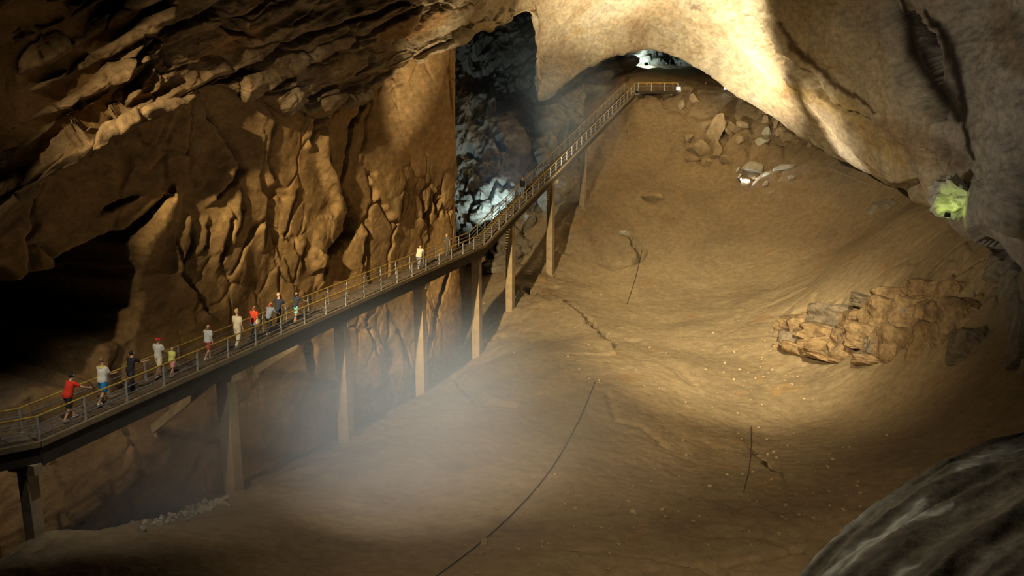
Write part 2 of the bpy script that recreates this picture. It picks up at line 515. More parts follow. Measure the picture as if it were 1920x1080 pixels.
# patch of broken rubble on the upper slope
for (cx, cy, rx, ry, amp) in [(1330, 260, 90, 60, 0.7), (1480, 245, 70, 50, 0.8), (1240, 180, 60, 25, 0.5), (1215, 390, 50, 30, 0.35), (1640, 610, 190, 70, 0.5), (1400, 310, 60, 40, 0.5), (1820, 520, 90, 60, 0.9)]:
    g = np.exp(-(((xy[:, 0] - cx) / rx) ** 2 + ((xy[:, 1] - cy) / ry) ** 2))
    mk = g > 0.02
    d1, d2, val = voronoi(pn[mk] * 0.42 + 0.3 * fbm(pn[mk] * 0.5, 2, 0.5, 71)[:, None], 5)
    Zf[mk] += amp * g[mk] * ((val - 0.4) * 1.1 - 0.7 * np.exp(-((d2 - d1) / 0.10) ** 2))
G = np.stack([X, Y, Zf.reshape(X.shape)], -1)
floor = structure(link('floor', grid_mesh('floor', G[:, ::1], M_FLOOR)))

# ------------------------------------------------------------------ left wall (runs beside the bridge)
WP = np.array([(-33.0, 0), (-29.2, 8), (-24.9, 19), (-20.35, 30.9), (-17.5, 38.7), (-14.5, 46.8), (-11.5, 54.6), (-8.8, 62.0), (-6.3, 68.6), (-4.5, 73.3), (-4.6, 75.2), (-6.6, 79), (-10.5, 86), (-16, 95)], float)
zs = np.array([-25, -20, -15, -10, -5, 0, 6])
lean = np.array([0.9, 0.35, -0.35, -0.4, -0.1, 0.25, 0.5])     # out towards the bridge at the foot
dirs = np.gradient(WP, axis=0)
nrm = np.stack([dirs[:, 1], -dirs[:, 0]], 1)
nrm /= np.linalg.norm(nrm, axis=1, keepdims=True)
ctrl = np.zeros((len(zs), len(WP), 3))
for i, z in enumerate(zs):
    fade = np.ones(len(WP)); fade[-5:] = 0.3
    ctrl[i, :, :2] = WP + nrm * lean[i] * fade[:, None]
    ctrl[i, :, 2] = z
G = resample(ctrl, 300, 1050)
NN = -grid_normals(G)
if (NN[90, 400] @ np.array([1.0, -0.3, 0])) < 0: NN = -NN
pw = G.reshape(-1, 3)
xy = pix(pw)
sal = pw[:, 0] * 0.341 + pw[:, 1] * 0.94
spc = np.stack([sal, pw[:, 2], pw[:, 0]], 1)
disp = 0.42 * fbm(spc * np.array([0.13, 0.10, 0.1]), 2, 0.5, 101)
warp = np.stack([fbm(spc * 0.35, 3, 0.5, 111), fbm(spc * 0.35, 3, 0.5, 121), np.zeros(len(spc))], 1)
# tall narrow slabs parted by steep joints
d1, d2, val = voronoi((spc + 1.1 * warp) * np.array([0.19, 0.13, 0.0]) + np.array([0, 0, 0.5]), 9)
jm = sstep(-0.05, 0.35, vnoise(spc * 0.13 + 5, 133))
disp += (0.25 + 0.4 * jm) * 0.5 * (val - 0.5) - 0.30 * jm * np.exp(-((d2 - d1) / 0.035) ** 2)
d1, d2, val = voronoi((spc + 0.8 * warp) * np.array([0.46, 0.36, 0.0]) + np.array([3, 1, 0.5]), 19)
j2 = sstep(0.05, 0.45, vnoise(spc * 0.17 + 9, 135))
disp += j2 * (0.12 * (val - 0.5) - 0.12 * np.exp(-((d2 - d1) / 0.05) ** 2))
disp += 0.08 * fbm(spc * np.array([0.5, 0.8, 1]), 4, 0.5, 141)
wob = 4.0 * np.stack([fbm(spc * 0.9, 3, 0.6, 151), fbm(spc * 0.9, 3, 0.6, 161)], 1)
WALL_CRACKS = [   # pixel polyline, half widths px, depth m
    ([(376, 180), (400, 218), (425, 258), (447, 300), (456, 318), (436, 345), (412, 368)], [2, 4, 3, 5, 8, 4, 4], 1.2),
    ([(495, 185), (514, 225), (508, 260), (504, 300), (516, 332)], [2, 4, 4, 4, 2], 0.9),
    ([(600, 200), (592, 232), (586, 268)], [4, 5, 2], 1.0),
    ([(614, 226), (618, 290), (634, 340), (650, 372), (660, 392), (664, 414), (656, 440), (632, 470), (612, 492)], [2, 3, 3, 4, 8, 11, 11, 9, 4], 2.0),
    ([(612, 488), (622, 503), (617, 524)], [4, 5, 3], 1.2),
    ([(358, 175), (364, 225), (359, 290)], [2, 3, 2], 0.6),
    ([(362, 420), (367, 448), (356, 482), (348, 498)], [3, 6, 5, 2], 1.0),
    ([(396, 420), (393, 462), (385, 470)], [2, 3, 2], 0.6),
    ([(432, 415), (426, 465), (418, 490)], [3, 5, 3], 0.9),
    ([(452, 350), (456, 398), (446, 440)], [2, 4, 3], 0.9),
    ([(505, 420), (500, 462)], [2, 2], 0.5), ([(576, 462), (573, 492)], [2, 3], 0.6),
    ([(756, 352), (751, 390), (742, 418)], [2, 4, 2], 0.7), ([(812, 372), (806, 412)], [2, 4], 0.7), ([(826, 356), (822, 398), (836, 372)], [2, 3, 2], 0.6),
    ([(690, 448), (684, 492)], [2, 3], 0.5), ([(732, 588), (735, 620), (728, 652)], [2, 3, 2], 0.6), ([(695, 618), (706, 662)], [2, 3], 0.6), ([(712, 630), (726, 662)], [2, 3], 0.6),
    ([(752, 622), (764, 650), (774, 684)], [3, 5, 5], 1.0),
    ([(580, 628), (586, 656), (590, 688)], [7, 11, 9], 1.4),
    ([(645, 350), (668, 240), (690, 200)], [2, 3, 2], 0.4), ([(560, 360), (552, 400), (540, 440)], [2, 3, 2], 0.4),
    ([(246, 452), (286, 412), (318, 368)], [10, 9, 4], 1.6), ([(120, 520), (180, 490), (246, 452)], [8, 9, 10], 1.6),  # wedge of cast shadow carved as grooves
    ([(214, 396), (238, 378), (262, 368)], [3, 3, 2], 0.6), ([(330, 452), (352, 520), (380, 560), (395, 585)], [2, 3, 4, 3], 0.8),
    ([(848, 488), (838, 540), (822, 610), (808, 664)], [3, 4, 5, 4], 0.9),  # groove carved along a shadow edge on the wall
    ([(240, 805), (258, 840), (262, 872)], [4, 5, 4], 0.8), ([(212, 690), (228, 715), (244, 735)], [4, 5, 3], 0.6),
]
for line, w, dep in WALL_CRACKS:
    L_ = np.array(line, float)
    bb = (xy[:, 0] > L_[:, 0].min() - 60) & (xy[:, 0] < L_[:, 0].max() + 60) & (xy[:, 1] > L_[:, 1].min() - 60) & (xy[:, 1] < L_[:, 1].max() + 60)
    dd, side, wd = polydist(xy[bb] + wob[bb], L_, w)
    prof = np.clip(1.25 - dd / (wd * 1.15), 0, 1)
    disp[bb] -= dep * sstep(0, 1, prof)
    disp[bb] += 0.22 * dep * np.exp(-((dd - wd * 2.5) / (wd * 2.5 + 4)) ** 2) * (side > 0)
# hollow carved at the near end in place of a cast shadow
hollow = [(-60, 470), (55, 520), (100, 505), (150, 470), (205, 440), (262, 432), (272, 480), (268, 530), (280, 565), (262, 600), (258, 632), (205, 655), (198, 720), (-60, 780)]
dd, side, wd = polydist(xy + 2 * wob, hollow + hollow[:1])
ins = inpoly(xy + 2 * wob, hollow)
disp -= np.where(ins, 9.0 * sstep(0, 45, dd), 0)
edge = sstep(-24, -16, pw[:, 2])
disp += -0.2 + 0.0 * edge
G = (pw + NN.reshape(-1, 3) * disp[:, None]).reshape(G.shape)
wall_left = structure(link('wall_left', grid_mesh('wall_left', G, M_WALL)))

# ------------------------------------------------------------------ vault (ceiling)
CC = [   # columns left to right; rows: curl behind the lip, lip, middle, upper, top of frame, overhead
    [(-250, 470, 44), (-220, 560, 31), (-200, 330, 30), (-200, 120, 30), (-200, -100, 29), (-200, -500, 25)],
    [(95, 280, 46), (100, 338, 35.6), (110, 240, 36.5), (120, 110, 36.5), (130, -60, 36), (100, -420, 30)],
    [(240, 205, 51), (240, 260, 39), (265, 180, 39.5), (295, 80, 39), (330, -60, 38), (300, -420, 32)],
    [(385, 130, 55), (388, 184, 44), (418, 125, 43.5), (450, 60, 43.5), (480, -60, 43), (430, -420, 34)],
    [(500, 110, 60), (498, 190, 48.6), (520, 130, 47.5), (545, 55, 47), (565, -60, 47), (500, -420, 36)],
    [(600, 150, 64), (602, 212, 53.5), (615, 140, 52), (632, 55, 51), (645, -60, 51), (570, -420, 38)],
    [(720, 95, 72), (722, 150, 60.3), (736, 98, 59.5), (748, 45, 58), (758, -60, 57), (670, -420, 42)],
    [(838, 30, 84), (843, 86, 69.8), (852, 52, 69), (862, 10, 67), (872, -60, 65), (780, -420, 47)],
    [(920, 0, 92), (922, 52, 80), (928, 30, 79), (936, -5, 77), (944, -70, 73), (850, -420, 52)],
    [(1002, -20, 100), (1002, 32, 90), (1002, 12, 88), (1003, -20, 85), (1004, -80, 79), (900, -420, 56)],
    [(1020, 90, 112), (1010, 186, 104), (1010, 110, 98), (1010, 20, 91), (1010, -75, 82), (906, -420, 57)],  # lip hangs down here in place of a shadow edge
    [(1050, 70, 113), (1048, 168, 105), (1052, 90, 101), (1056, 12, 94), (1060, -72, 85), (955, -420, 59)],
    [(1110, 40, 114), (1108, 124, 107), (1110, 70, 104), (1114, 5, 98), (1120, -70, 89), (1010, -420, 62)],
    [(1180, 40, 115), (1178, 98, 109), (1182, 62, 106), (1188, 5, 100), (1200, -68, 91), (1080, -420, 63)],
    [(1240, 35, 116), (1240, 93, 109), (1252, 62, 107), (1272, 10, 100), (1295, -65, 91), (1150, -420, 63)],
    [(1405, 120, 106), (1400, 182, 98), (1400, 112, 95), (1398, 40, 89), (1395, -55, 80), (1270, -420, 57)],
    [(1570, 220, 92), (1560, 278, 84), (1562, 190, 76), (1570, 85, 68), (1582, -50, 61), (1420, -420, 46)],
    [(1715, 260, 80), (1698, 318, 67), (1702, 230, 60), (1714, 110, 55), (1722, -50, 51), (1550, -420, 39)],
    [(1880, 340, 60), (1852, 388, 47), (1852, 280, 45), (1858, 130, 43), (1864, -50, 41), (1680, -420, 32)],
    [(2010, 470, 46), (1945, 510, 36), (1962, 360, 35), (1970, 170, 34), (1975, -50, 33), (1790, -420, 27)],
    [(2300, 660, 34), (2220, 720, 26), (2200, 450, 26), (2200, 180, 26), (2200, -50, 25), (1990, -420, 21)],
]
ctrl = np.array([[tuple(P(*q)) for q in c] for c in CC]).transpose(1, 0, 2)
# denser rows near the frame
G = resample(ctrl, 310, 1050)
NN = grid_normals(G)
view = -G / np.linalg.norm(G, axis=2, keepdims=True)
if (NN * view).sum(2).mean() < 0: NN = -NN
pw = G.reshape(-1, 3); nv = NN.reshape(-1, 3)
xy = pix(pw)
left = sstep(1150, 800, xy[:, 0])
dp = np.linalg.norm(pw, axis=1) / 1700.0
bed = np.stack([(0.88 * xy[:, 0] - 0.47 * xy[:, 1]) * 0.026 * 0.22, (0.47 * xy[:, 0] + 0.88 * xy[:, 1]) * 0.026, np.full(len(xy), 0.5)], 1)
disp = 0.5 * fbm(pw * 0.09, 3, 0.5, 201) + 0.28 * (1 - 0.6 * left) * fbm(pw * np.array([0.36, 0.17, 0.45]), 4, 0.55, 211) + 0.14 * left * ridged(bed * 0.8, 4, 0.55, 205)
# bedding: long steps running up to the right on the left-hand roof
bd = (xy[:, 1] + 0.50 * xy[:, 0] + 26 * fbm(pw * 0.12, 4, 0.55, 221)) / 54.0
st = bd - np.floor(bd)
lay = np.floor(bd)
rnd = np.abs(np.sin(lay * 12.9898) * 43758.5453) % 1
disp += left * (0.55 * (sstep(0.0, 0.75, st) - sstep(0.86, 1.0, st)) * (0.35 + 0.65 * rnd) - 0.2)
warp = np.stack([fbm(pw * 0.3, 3, 0.5, 231), fbm(pw * 0.3, 3, 0.5, 241), fbm(pw * 0.3, 3, 0.5, 251)], 1)
d1, d2, val = voronoi((pw + 1.2 * warp) * 0.30, 29)
bv1, bv2, bval = voronoi((bed + 0.25 * warp) * np.array([1.6, 0.75, 0.0]) + np.array([0, 0, 0.5]), 33)
disp += left * (0.75 * (bval - 0.5) - 0.25 * np.exp(-((bv2 - bv1) / 0.06) ** 2))
disp += (0.08 + 0.02 * left) * ((val - 0.5) - 0.4 * np.exp(-((d2 - d1) / 0.07) ** 2))
d1, d2, val = voronoi((pw + 0.6 * warp) * 0.9, 39)
disp += (0.01 + 0.05 * left) * ((val - 0.5) - 0.5 * np.exp(-((d2 - d1) / 0.07) ** 2))
disp += 0.07 * fbm(pw * np.array([1.4, 0.6, 1.6]), 3, 0.6, 261)
wob = 5.0 * np.stack([fbm(pw * 0.5, 3, 0.6, 271), fbm(pw * 0.5, 3, 0.6, 281)], 1)
CEIL_CRACKS = [
    ([(90, 352), (160, 305), (230, 262), (300, 225), (380, 178), (440, 148), (500, 118), (560, 85), (640, 50), (760, 4)], 6, 1.1),
    ([(480, 185), (560, 140), (620, 112), (700, 60), (790, 10)], 4, 0.6),
    ([(620, 205), (690, 158), (760, 118), (845, 76)], 4, 0.5),
    ([(0, 172), (70, 140), (150, 100), (250, 40), (310, 0)], 9, 1.4),
    ([(258, 118), (300, 80), (340, 60), (420, 20)], 5, 0.8), ([(320, 62), (316, 95), (330, 130)], 4, 0.8), ([(140, 190), (148, 230), (135, 260)], 4, 0.7), ([(420, 30), (440, 60), (480, 70)], 4, 0.8),
    ([(1462, 38), (1490, 90), (1530, 120), (1570, 160), (1610, 190), (1660, 210)], [2, 5, 5, 5, 4, 2], 0.7),
    ([(1690, -10), (1705, 40), (1712, 90), (1740, 130), (1768, 175), (1792, 215)], [8, 16, 20, 20, 18, 6], 1.3),
    ([(1735, 20), (1765, 60), (1790, 120), (1798, 190), (1800, 240), (1826, 300), (1828, 340)], [6, 9, 10, 9, 6, 5, 4], 1.2),
    ([(1786, 270), (1810, 320), (1830, 340)], [4, 6, 4], 1.0),
    ([(1640, 315), (1700, 322), (1770, 330)], 5, 0.8),
]
for line, w, dep in CEIL_CRACKS:
    L_ = np.array(line, float)
    bb = (xy[:, 0] > L_[:, 0].min() - 80) & (xy[:, 0] < L_[:, 0].max() + 80) & (xy[:, 1] > L_[:, 1].min() - 80) & (xy[:, 1] < L_[:, 1].max() + 80)
    dd, side, wd = polydist(xy[bb] + wob[bb], L_, w)
    disp[bb] -= dep * sstep(0, 1, np.clip(1.3 - dd / (wd * 1.15), 0, 1))
# the sharp rib that parts the lit face from the near face
rib = [(1300, -60), (1352, 2), (1420, 62), (1500, 130), (1580, 215), (1650, 275), (1750, 338), (1860, 400)]
dd, side, wd = polydist(xy + 0.7 * wob, rib)
lit = side > 0
disp += np.where(lit, 1.8 * np.exp(-dd / 60.0), 1.8 * np.exp(-dd / 260.0))
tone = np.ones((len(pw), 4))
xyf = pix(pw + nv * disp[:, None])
STAINS_AND_SHADE = [   # fissure shade and lit lumps painted in; yellow and grey runs along the lip
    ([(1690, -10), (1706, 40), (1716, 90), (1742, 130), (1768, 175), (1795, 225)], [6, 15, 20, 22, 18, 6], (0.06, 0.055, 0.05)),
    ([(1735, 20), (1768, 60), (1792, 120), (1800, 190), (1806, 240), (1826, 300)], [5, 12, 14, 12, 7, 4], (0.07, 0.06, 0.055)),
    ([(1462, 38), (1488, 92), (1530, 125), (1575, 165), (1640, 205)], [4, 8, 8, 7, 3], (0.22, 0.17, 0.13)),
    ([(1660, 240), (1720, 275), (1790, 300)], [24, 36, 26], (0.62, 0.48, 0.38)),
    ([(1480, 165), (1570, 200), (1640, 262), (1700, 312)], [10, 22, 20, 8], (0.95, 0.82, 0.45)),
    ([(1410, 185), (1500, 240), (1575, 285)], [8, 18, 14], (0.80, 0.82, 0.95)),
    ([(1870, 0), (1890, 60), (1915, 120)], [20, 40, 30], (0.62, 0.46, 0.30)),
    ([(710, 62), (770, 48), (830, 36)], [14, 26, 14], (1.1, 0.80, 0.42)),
    ([(380, 112), (430, 82), (480, 62)], [10, 24, 16], (1.5, 1.15, 0.75)),  # lit lumps painted brighter
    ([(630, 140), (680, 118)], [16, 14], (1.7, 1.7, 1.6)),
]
for line, w, c in STAINS_AND_SHADE:
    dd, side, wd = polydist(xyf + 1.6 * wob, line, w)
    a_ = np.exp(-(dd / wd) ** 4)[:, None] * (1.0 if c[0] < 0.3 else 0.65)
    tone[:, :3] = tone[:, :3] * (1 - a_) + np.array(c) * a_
G = (pw + nv * disp[:, None]).reshape(G.shape)
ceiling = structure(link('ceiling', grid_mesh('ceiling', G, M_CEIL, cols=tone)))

# ------------------------------------------------------------------ back wall: the side passage and the rock behind the stairs
pxs = [760, 850, 900, 950, 1000, 1030, 1060, 1120, 1180, 1250, 1330, 1430]
pys = [-60, 20, 80, 140, 200, 260, 320, 380, 440, 520]
DEP = [
    [100, 99, 98, 97, 96, 95, 93, 91, 89, 88],
    [110, 109, 108, 106, 104, 101, 98, 95, 92, 90],
    [113, 112, 111, 109, 106, 102, 98, 94, 91, 89],
    [114, 113, 112, 110, 107, 103, 98, 93, 90, 88],
    [114, 113, 112, 110, 109, 107, 102, 97, 93, 91],
    [114, 112, 111, 109, 106, 103, 99, 96, 95, 94],
    [113, 112, 111, 107, 106, 103, 99, 97, 96, 95],
    [113, 112, 111, 110, 108, 106, 104, 103, 102, 101],
    [116, 116, 117, 115, 112, 111, 110, 109, 108, 106],
    [122, 124, 126, 122, 119, 117, 115, 114, 113, 112],
    [122, 122, 122, 119, 118, 117, 116, 116, 115, 114],
    [122, 122, 120, 118, 117, 117, 116, 116, 115, 114],
]
ctrl = np.array([[tuple(P(px, py, DEP[j][i])) for j, px in enumerate(pxs)] for i, py in enumerate(pys)])
G = resample(ctrl, 330, 420)
NN = grid_normals(G)
view = -G / np.linalg.norm(G, axis=2, keepdims=True)
if (NN * view).sum(2).mean() < 0: NN = -NN
pw = G.reshape(-1, 3); nv = NN.reshape(-1, 3)
xy = pix(pw)
warp = np.stack([fbm(pw * 0.25, 3, 0.5, 301), fbm(pw * 0.25, 3, 0.5, 311), fbm(pw * 0.25, 3, 0.5, 321)], 1)
d1, d2, val = voronoi((pw + 1.8 * warp) * 0.13, 49)
disp = 1.0 * fbm(pw * 0.15, 4, 0.55, 331) + 1.5 * (val - 0.5) - 0.6 * np.exp(-((d2 - d1) / 0.06) ** 2)
tilt = np.stack([pw[:, 0] * 0.75 + pw[:, 2] * 0.65, pw[:, 1] * 0.6, -pw[:, 0] * 0.65 + pw[:, 2] * 0.75], 1)     # beds climbing to the right
disp += 0.5 * ridged(tilt * np.array([0.16, 0.25, 0.55]) + 0.5 * warp, 4, 0.55, 341) + 0.20 * fbm(pw * 0.9, 4, 0.6, 345)
wob = 4.0 * np.stack([fbm(pw * 0.3, 3, 0.6, 351), fbm(pw * 0.3, 3, 0.6, 361)], 1)
for line, w, dep in [([(1110, 180), (1108, 215), (1122, 245)], [8, 10, 6], 3.0), ([(1055, 250), (1045, 280), (1040, 300)], 4, 1.6), ([(1070, 240), (1068, 265), (1060, 290)], 4, 1.6),
                     ([(1060, 160), (1100, 140), (1150, 150), (1180, 190)], [6, 8, 8, 6], 2.0), ([(1020, 195), (1100, 138), (1180, 98)], 7, 2.5)]:
    dd, side, wd = polydist(xy + wob, line, w)
    disp -= dep * np.exp(-(dd / (wd * 1.2)) ** 2)
G = (pw + nv * disp[:, None]).reshape(G.shape)
wall_back = structure(link('wall_back', grid_mesh('wall_back', G, M_BACK)))

# ------------------------------------------------------------------ right wall, in the dark
pxs = [1560, 1680, 1780, 1860, 1940, 2060, 2300]
pys = [280, 380, 460, 540, 640, 760, 900]
DEP = [[96, 90, 84, 80, 76, 74, 72], [86, 80, 75, 71, 68, 66, 64], [72, 68, 64, 60.5, 58, 56, 54], [62, 57, 54, 51, 49, 47, 46], [50, 47, 45, 43, 41, 40, 39], [38, 37, 36, 35, 34, 33, 33], [28, 27, 27, 26, 26, 26, 26]]
ctrl = np.array([[tuple(P(px, py, DEP[j][i])) for j, px in enumerate(pxs)] for i, py in enumerate(pys)])
G = resample(ctrl, 220, 260)
NN = grid_normals(G)
view = -G / np.linalg.norm(G, axis=2, keepdims=True)
if (NN * view).sum(2).mean() < 0: NN = -NN
pw = G.reshape(-1, 3); nv = NN.reshape(-1, 3)
warp = np.stack([fbm(pw * 0.25, 3, 0.5, 401), fbm(pw * 0.25, 3, 0.5, 411), fbm(pw * 0.25, 3, 0.5, 421)], 1)
d1, d2, val = voronoi((pw + 1.2 * warp) * 0.33, 69)
disp = 0.8 * fbm(pw * 0.15, 4, 0.55, 431) + 1.0 * (val - 0.5) - 0.6 * np.exp(-((d2 - d1) / 0.07) ** 2) + 0.12 * fbm(pw * 1.2, 3, 0.6, 441)
G = (pw + nv * disp[:, None]).reshape(G.shape)
wall_right = structure(link('wall_right', grid_mesh('wall_right', G, M_BACK)))

# ------------------------------------------------------------------ near rock in the lower right corner
RK = [   # rows away from the silhouette; columns along it
    [(1420, 1500, 12), (1560, 1300, 13), (1720, 1150, 13.5), (1850, 1080, 14), (2000, 1050, 14.5), (2250, 1020, 15)],
    [(1440, 1220, 9.2), (1560, 1060, 9.8), (1700, 945, 10.3), (1830, 880, 10.8), (1960, 845, 11.2), (2200, 820, 11.6)],
    [(1425, 1180, 8.6), (1535, 1064, 9.0), (1668, 944, 9.5), (1790, 872, 10.0), (1930, 836, 10.4), (2200, 790, 11)],
    [(1470, 1190, 8.1), (1590, 1064, 8.4), (1715, 968, 8.8), (1830, 905, 9.2), (1960, 865, 9.5), (2220, 830, 10)],
    [(1570, 1250, 7.4), (1690, 1120, 7.5), (1800, 1040, 7.7), (1890, 985, 8.0), (2010, 930, 8.2), (2260, 900, 8.6)],
    [(1700, 1500, 6.6), (1830, 1300, 6.5), (1920, 1180, 6.5), (2000, 1110, 6.6), (2100, 1060, 6.8), (2300, 1000, 7)],
    [(1800, 1900, 6.0), (1950, 1700, 5.8), (2050, 1500, 5.6), (2120, 1400, 5.6), (2200, 1300, 5.6), (2400, 1200, 5.7)],
]
ctrl = np.array([[tuple(P(*q)) for q in c] for c in RK])
G = resample(ctrl, 260, 260)
NN = grid_normals(G)
view = -G / np.linalg.norm(G, axis=2, keepdims=True)
if (NN * view).sum(2).mean() < 0: NN = -NN
pw = G.reshape(-1, 3); nv = NN.reshape(-1, 3)
ax = (P(1790, 872, 10.0) - P(1535, 1064, 9.0)).normalized()
al = pw @ np.array(ax)
q = pw - al[:, None] * np.array(ax)
fl = q * 1.5 + np.array(ax) * (al[:, None] * 0.22)
disp = 0.12 * fbm(fl, 3, 0.5, 501) + 0.05 * ridged(fl * 1.6, 2, 0.5, 511) + 0.02 * fbm(pw * 4, 3, 0.55, 521)
stk = fbm(q * 2.2 + np.array(ax) * (al[:, None] * 0.16), 3, 0.5, 531)
t_ = sstep(0.22, 0.42, stk)[:, None]
d_ = sstep(-0.2, -0.5, stk)[:, None]
tone = np.array([0.17, 0.135, 0.082]) * (1 - t_) + np.array([0.32, 0.285, 0.21]) * t_
tone = tone * (1 - 0.5 * d_)
xyn = pix(pw)
wb = 7 * np.stack([fbm(pw * 3, 3, 0.6, 541), fbm(pw * 3, 3, 0.6, 551)], 1)
for line, w in [([(1585, 1085), (1640, 1030), (1690, 985), (1738, 950)], [9, 10, 9, 6]), ([(1540, 1085), (1590, 1040), (1640, 1012), (1668, 1002)], [8, 7, 5, 3]), ([(1700, 1000), (1735, 980), (1790, 958)], [3, 5, 3]), ([(1800, 884), (1850, 862), (1930, 846)], [7, 9, 9]), ([(1680, 1085), (1700, 1070), (1725, 1058)], [5, 6, 4])]:
    dd, sd_, wd = polydist(xyn + wb, line, w)
    a_ = np.exp(-(dd / wd) ** 2)[:, None]
    tone = tone * (1 - a_) + np.array([0.46, 0.42, 0.32]) * a_
    disp -= 0.0
tone = np.concatenate([tone, np.ones((len(tone), 1))], 1)
G = (pw + nv * disp[:, None]).reshape(G.shape)
near = link('rock_ledge', grid_mesh('rock_ledge', G, M_NEAR, cols=tone))
tag(near, 'big pale grey fluted rock rising in the near corner, dark at its foot', 'rock')
# ------------------------------------------------------------------ small mesh builders
class MB:
    def __init__(self):
        self.v = []; self.f = []
    def box(self, c, ax, ay, az):
        """box from its centre and three half-axis vectors"""
        c, ax, ay, az = Vector(c), Vector(ax), Vector(ay), Vector(az)
        b = len(self.v)
        for sx, sy, sz in ((-1, -1, -1), (1, -1, -1), (1, 1, -1), (-1, 1, -1), (-1, -1, 1), (1, -1, 1), (1, 1, 1), (-1, 1, 1)):
            self.v.append(tuple(c + ax * sx + ay * sy + az * sz))
        for q in ((0, 3, 2, 1), (4, 5, 6, 7), (0, 1, 5, 4), (1, 2, 6, 5), (2, 3, 7, 6), (3, 0, 4, 7)):
            self.f.append(tuple(b + i for i in q))
        return self
    def beam(self, a, c, w, h, up=(0, 0, 1), top=False):
        """rectangular bar from a to c, w wide, h high; top: the points lie on its upper face"""
        a, c = Vector(a), Vector(c)
        d = (c - a)
        L = d.length
        d.normalize()
        side = d.cross(Vector(up)).normalized()
        u = side.cross(d).normalized()
        m = (a + c) / 2
        if top: m = m - u * h / 2
        return self.box(m, d * L / 2, side * w / 2, u * h / 2)
    def tube(self, pts, r, n=6):
        pts = [Vector(p) for p in pts]
        rr = r if hasattr(r, '__len__') else [r] * len(pts)
        b = len(self.v)
        for i, p in enumerate(pts):
            t = (pts[min(i + 1, len(pts) - 1)] - pts[max(i - 1, 0)]).normalized()
            s = t.cross(Vector((0, 0, 1)))
            if s.length < 1e-3: s = t.cross(Vector((1, 0, 0)))
            s.normalize(); u = s.cross(t)
            for k in range(n):
                a = 2 * math.pi * k / n
                self.v.append(tuple(p + (s * math.cos(a) + u * math.sin(a)) * rr[i]))
        for i in range(len(pts) - 1):
            for k in range(n):
                self.f.append((b + i * n + k, b + i * n + (k + 1) % n, b + (i + 1) * n + (k + 1) % n, b + (i + 1) * n + k))
        self.f.append(tuple(b + k for k in range(n))[::-1])
        e = b + (len(pts) - 1) * n
        self.f.append(tuple(e + k for k in range(n)))
        return self
    def mesh(self, name, mat, smooth=False):
        me = bpy.data.meshes.new(name)
        me.from_pydata(self.v, [], self.f)
        if smooth:
            for p in me.polygons: p.use_smooth = True
        me.materials.append(mat)
        me.update()
        return me
    def build(self, name, mat, parent=None, smooth=False):
        return link(name, self.mesh(name, mat, smooth), None, parent)

def rock_mesh(name, mat, size, seed, sub=3, cuts=7, rough=0.10, flat=True):
    """faceted stone: an ice-sphere cut by planes, then roughened"""
    bm = bmesh.new()
    bmesh.ops.create_icosphere(bm, subdivisions=sub, radius=1.0)
    rg = random.Random(seed)
    planes = []
    for _ in range(cuts):
        n = Vector((rg.gauss(0, 1), rg.gauss(0, 1), rg.gauss(0, 0.9))).normalized()
        planes.append((n, rg.uniform(0.42, 0.78)))
    for v in bm.verts:
        for n, k in planes:
            s = v.co.dot(n) - k
            if s > 0: v.co -= n * s
    co = np.array([tuple(v.co) for v in bm.verts])
    dn = fbm(co * 2.3 + seed * 3.7, 3, 0.5, seed % 50) * rough
    for v, d in zip(bm.verts, dn):
        v.co *= (1 + d)
        v.co = Vector((v.co.x * size[0], v.co.y * size[1], v.co.z * size[2]))
    me = bpy.data.meshes.new(name)
    bm.to_mesh(me); bm.free()
    me.materials.append(mat)
    return me

M_CONC = plain_mat('concrete', (0.42, 0.32, 0.19), 0.85, 0, 0.22, 1.6, 0.25)
M_EDGE = plain_mat('weathered_edge', (0.20, 0.15, 0.085), 0.85, 0, 0.25, 2.5)
M_GIRD = plain_mat('dark_girder', (0.045, 0.036, 0.024), 0.8, 0, 0.2, 2.0)
M_DECK = plain_mat('dark_planks', (0.15, 0.11, 0.075), 0.8, 0, 0.35, 1.2)
M_POST = plain_mat('grey_post', (0.36, 0.36, 0.34), 0.5, 0.2, 0.15, 3.0)
M_RAIL = plain_mat('yellow_handrail', (0.42, 0.28, 0.05), 0.5, 0, 0.2, 3.0)
M_MID = plain_mat('grey_rail', (0.20, 0.19, 0.18), 0.5, 0.2, 0.15, 3.0)


# ------------------------------------------------------------------ where a view ray meets the rock
bpy.context.view_layer.update()
_DG = bpy.context.evaluated_depsgraph_get()
def surf_hit(px, py):
    ok, loc, nor, *_ = SC.ray_cast(_DG, Vector((0, 0, 0)), P(px, py, 1.0).normalized())
    return loc.copy()
def floor_ray(px, py):
    ok, loc, nor, _i = floor.ray_cast(Vector((0, 0, 0)), P(px, py, 1.0).normalized(), depsgraph=_DG)
    return loc.copy() if ok else P(px, py, 100)
floor_hit = floor_ray
HIT_S1 = surf_hit(282, 808); HIT_S2 = surf_hit(474, 698)
HIT_BLUE = surf_hit(938, 408); HIT_TOP = surf_hit(1205, 108); HIT_GREEN = surf_hit(1793, 388)

# ------------------------------------------------------------------ footbridge
bridge = empty('footbridge', BR0)
tag(bridge, 'long narrow footbridge on concrete pillars with yellow handrails climbing to the back', 'bridge')
bpy.context.view_layer.update()
BINV = Matrix.Translation(-BR0)
def onbridge(name, mb, mat):
    o = mb.build(name, mat, bridge)
    o.data.transform(BINV)
    return o

def hdir(a, b):
    d = Vector((b.x - a.x, b.y - a.y, 0))
    return d.normalized()
dL, dA, dB = hdir(BRL, BR0), hdir(BR0, BR1), hdir(BR1, BR2)
def leftof(d): return Vector((-d.y, d.x, 0))
def miter(d1, d2):
    n1, n2 = leftof(d1), leftof(d2)
    m = (n1 + n2).normalized()
    return m / m.dot(n1)
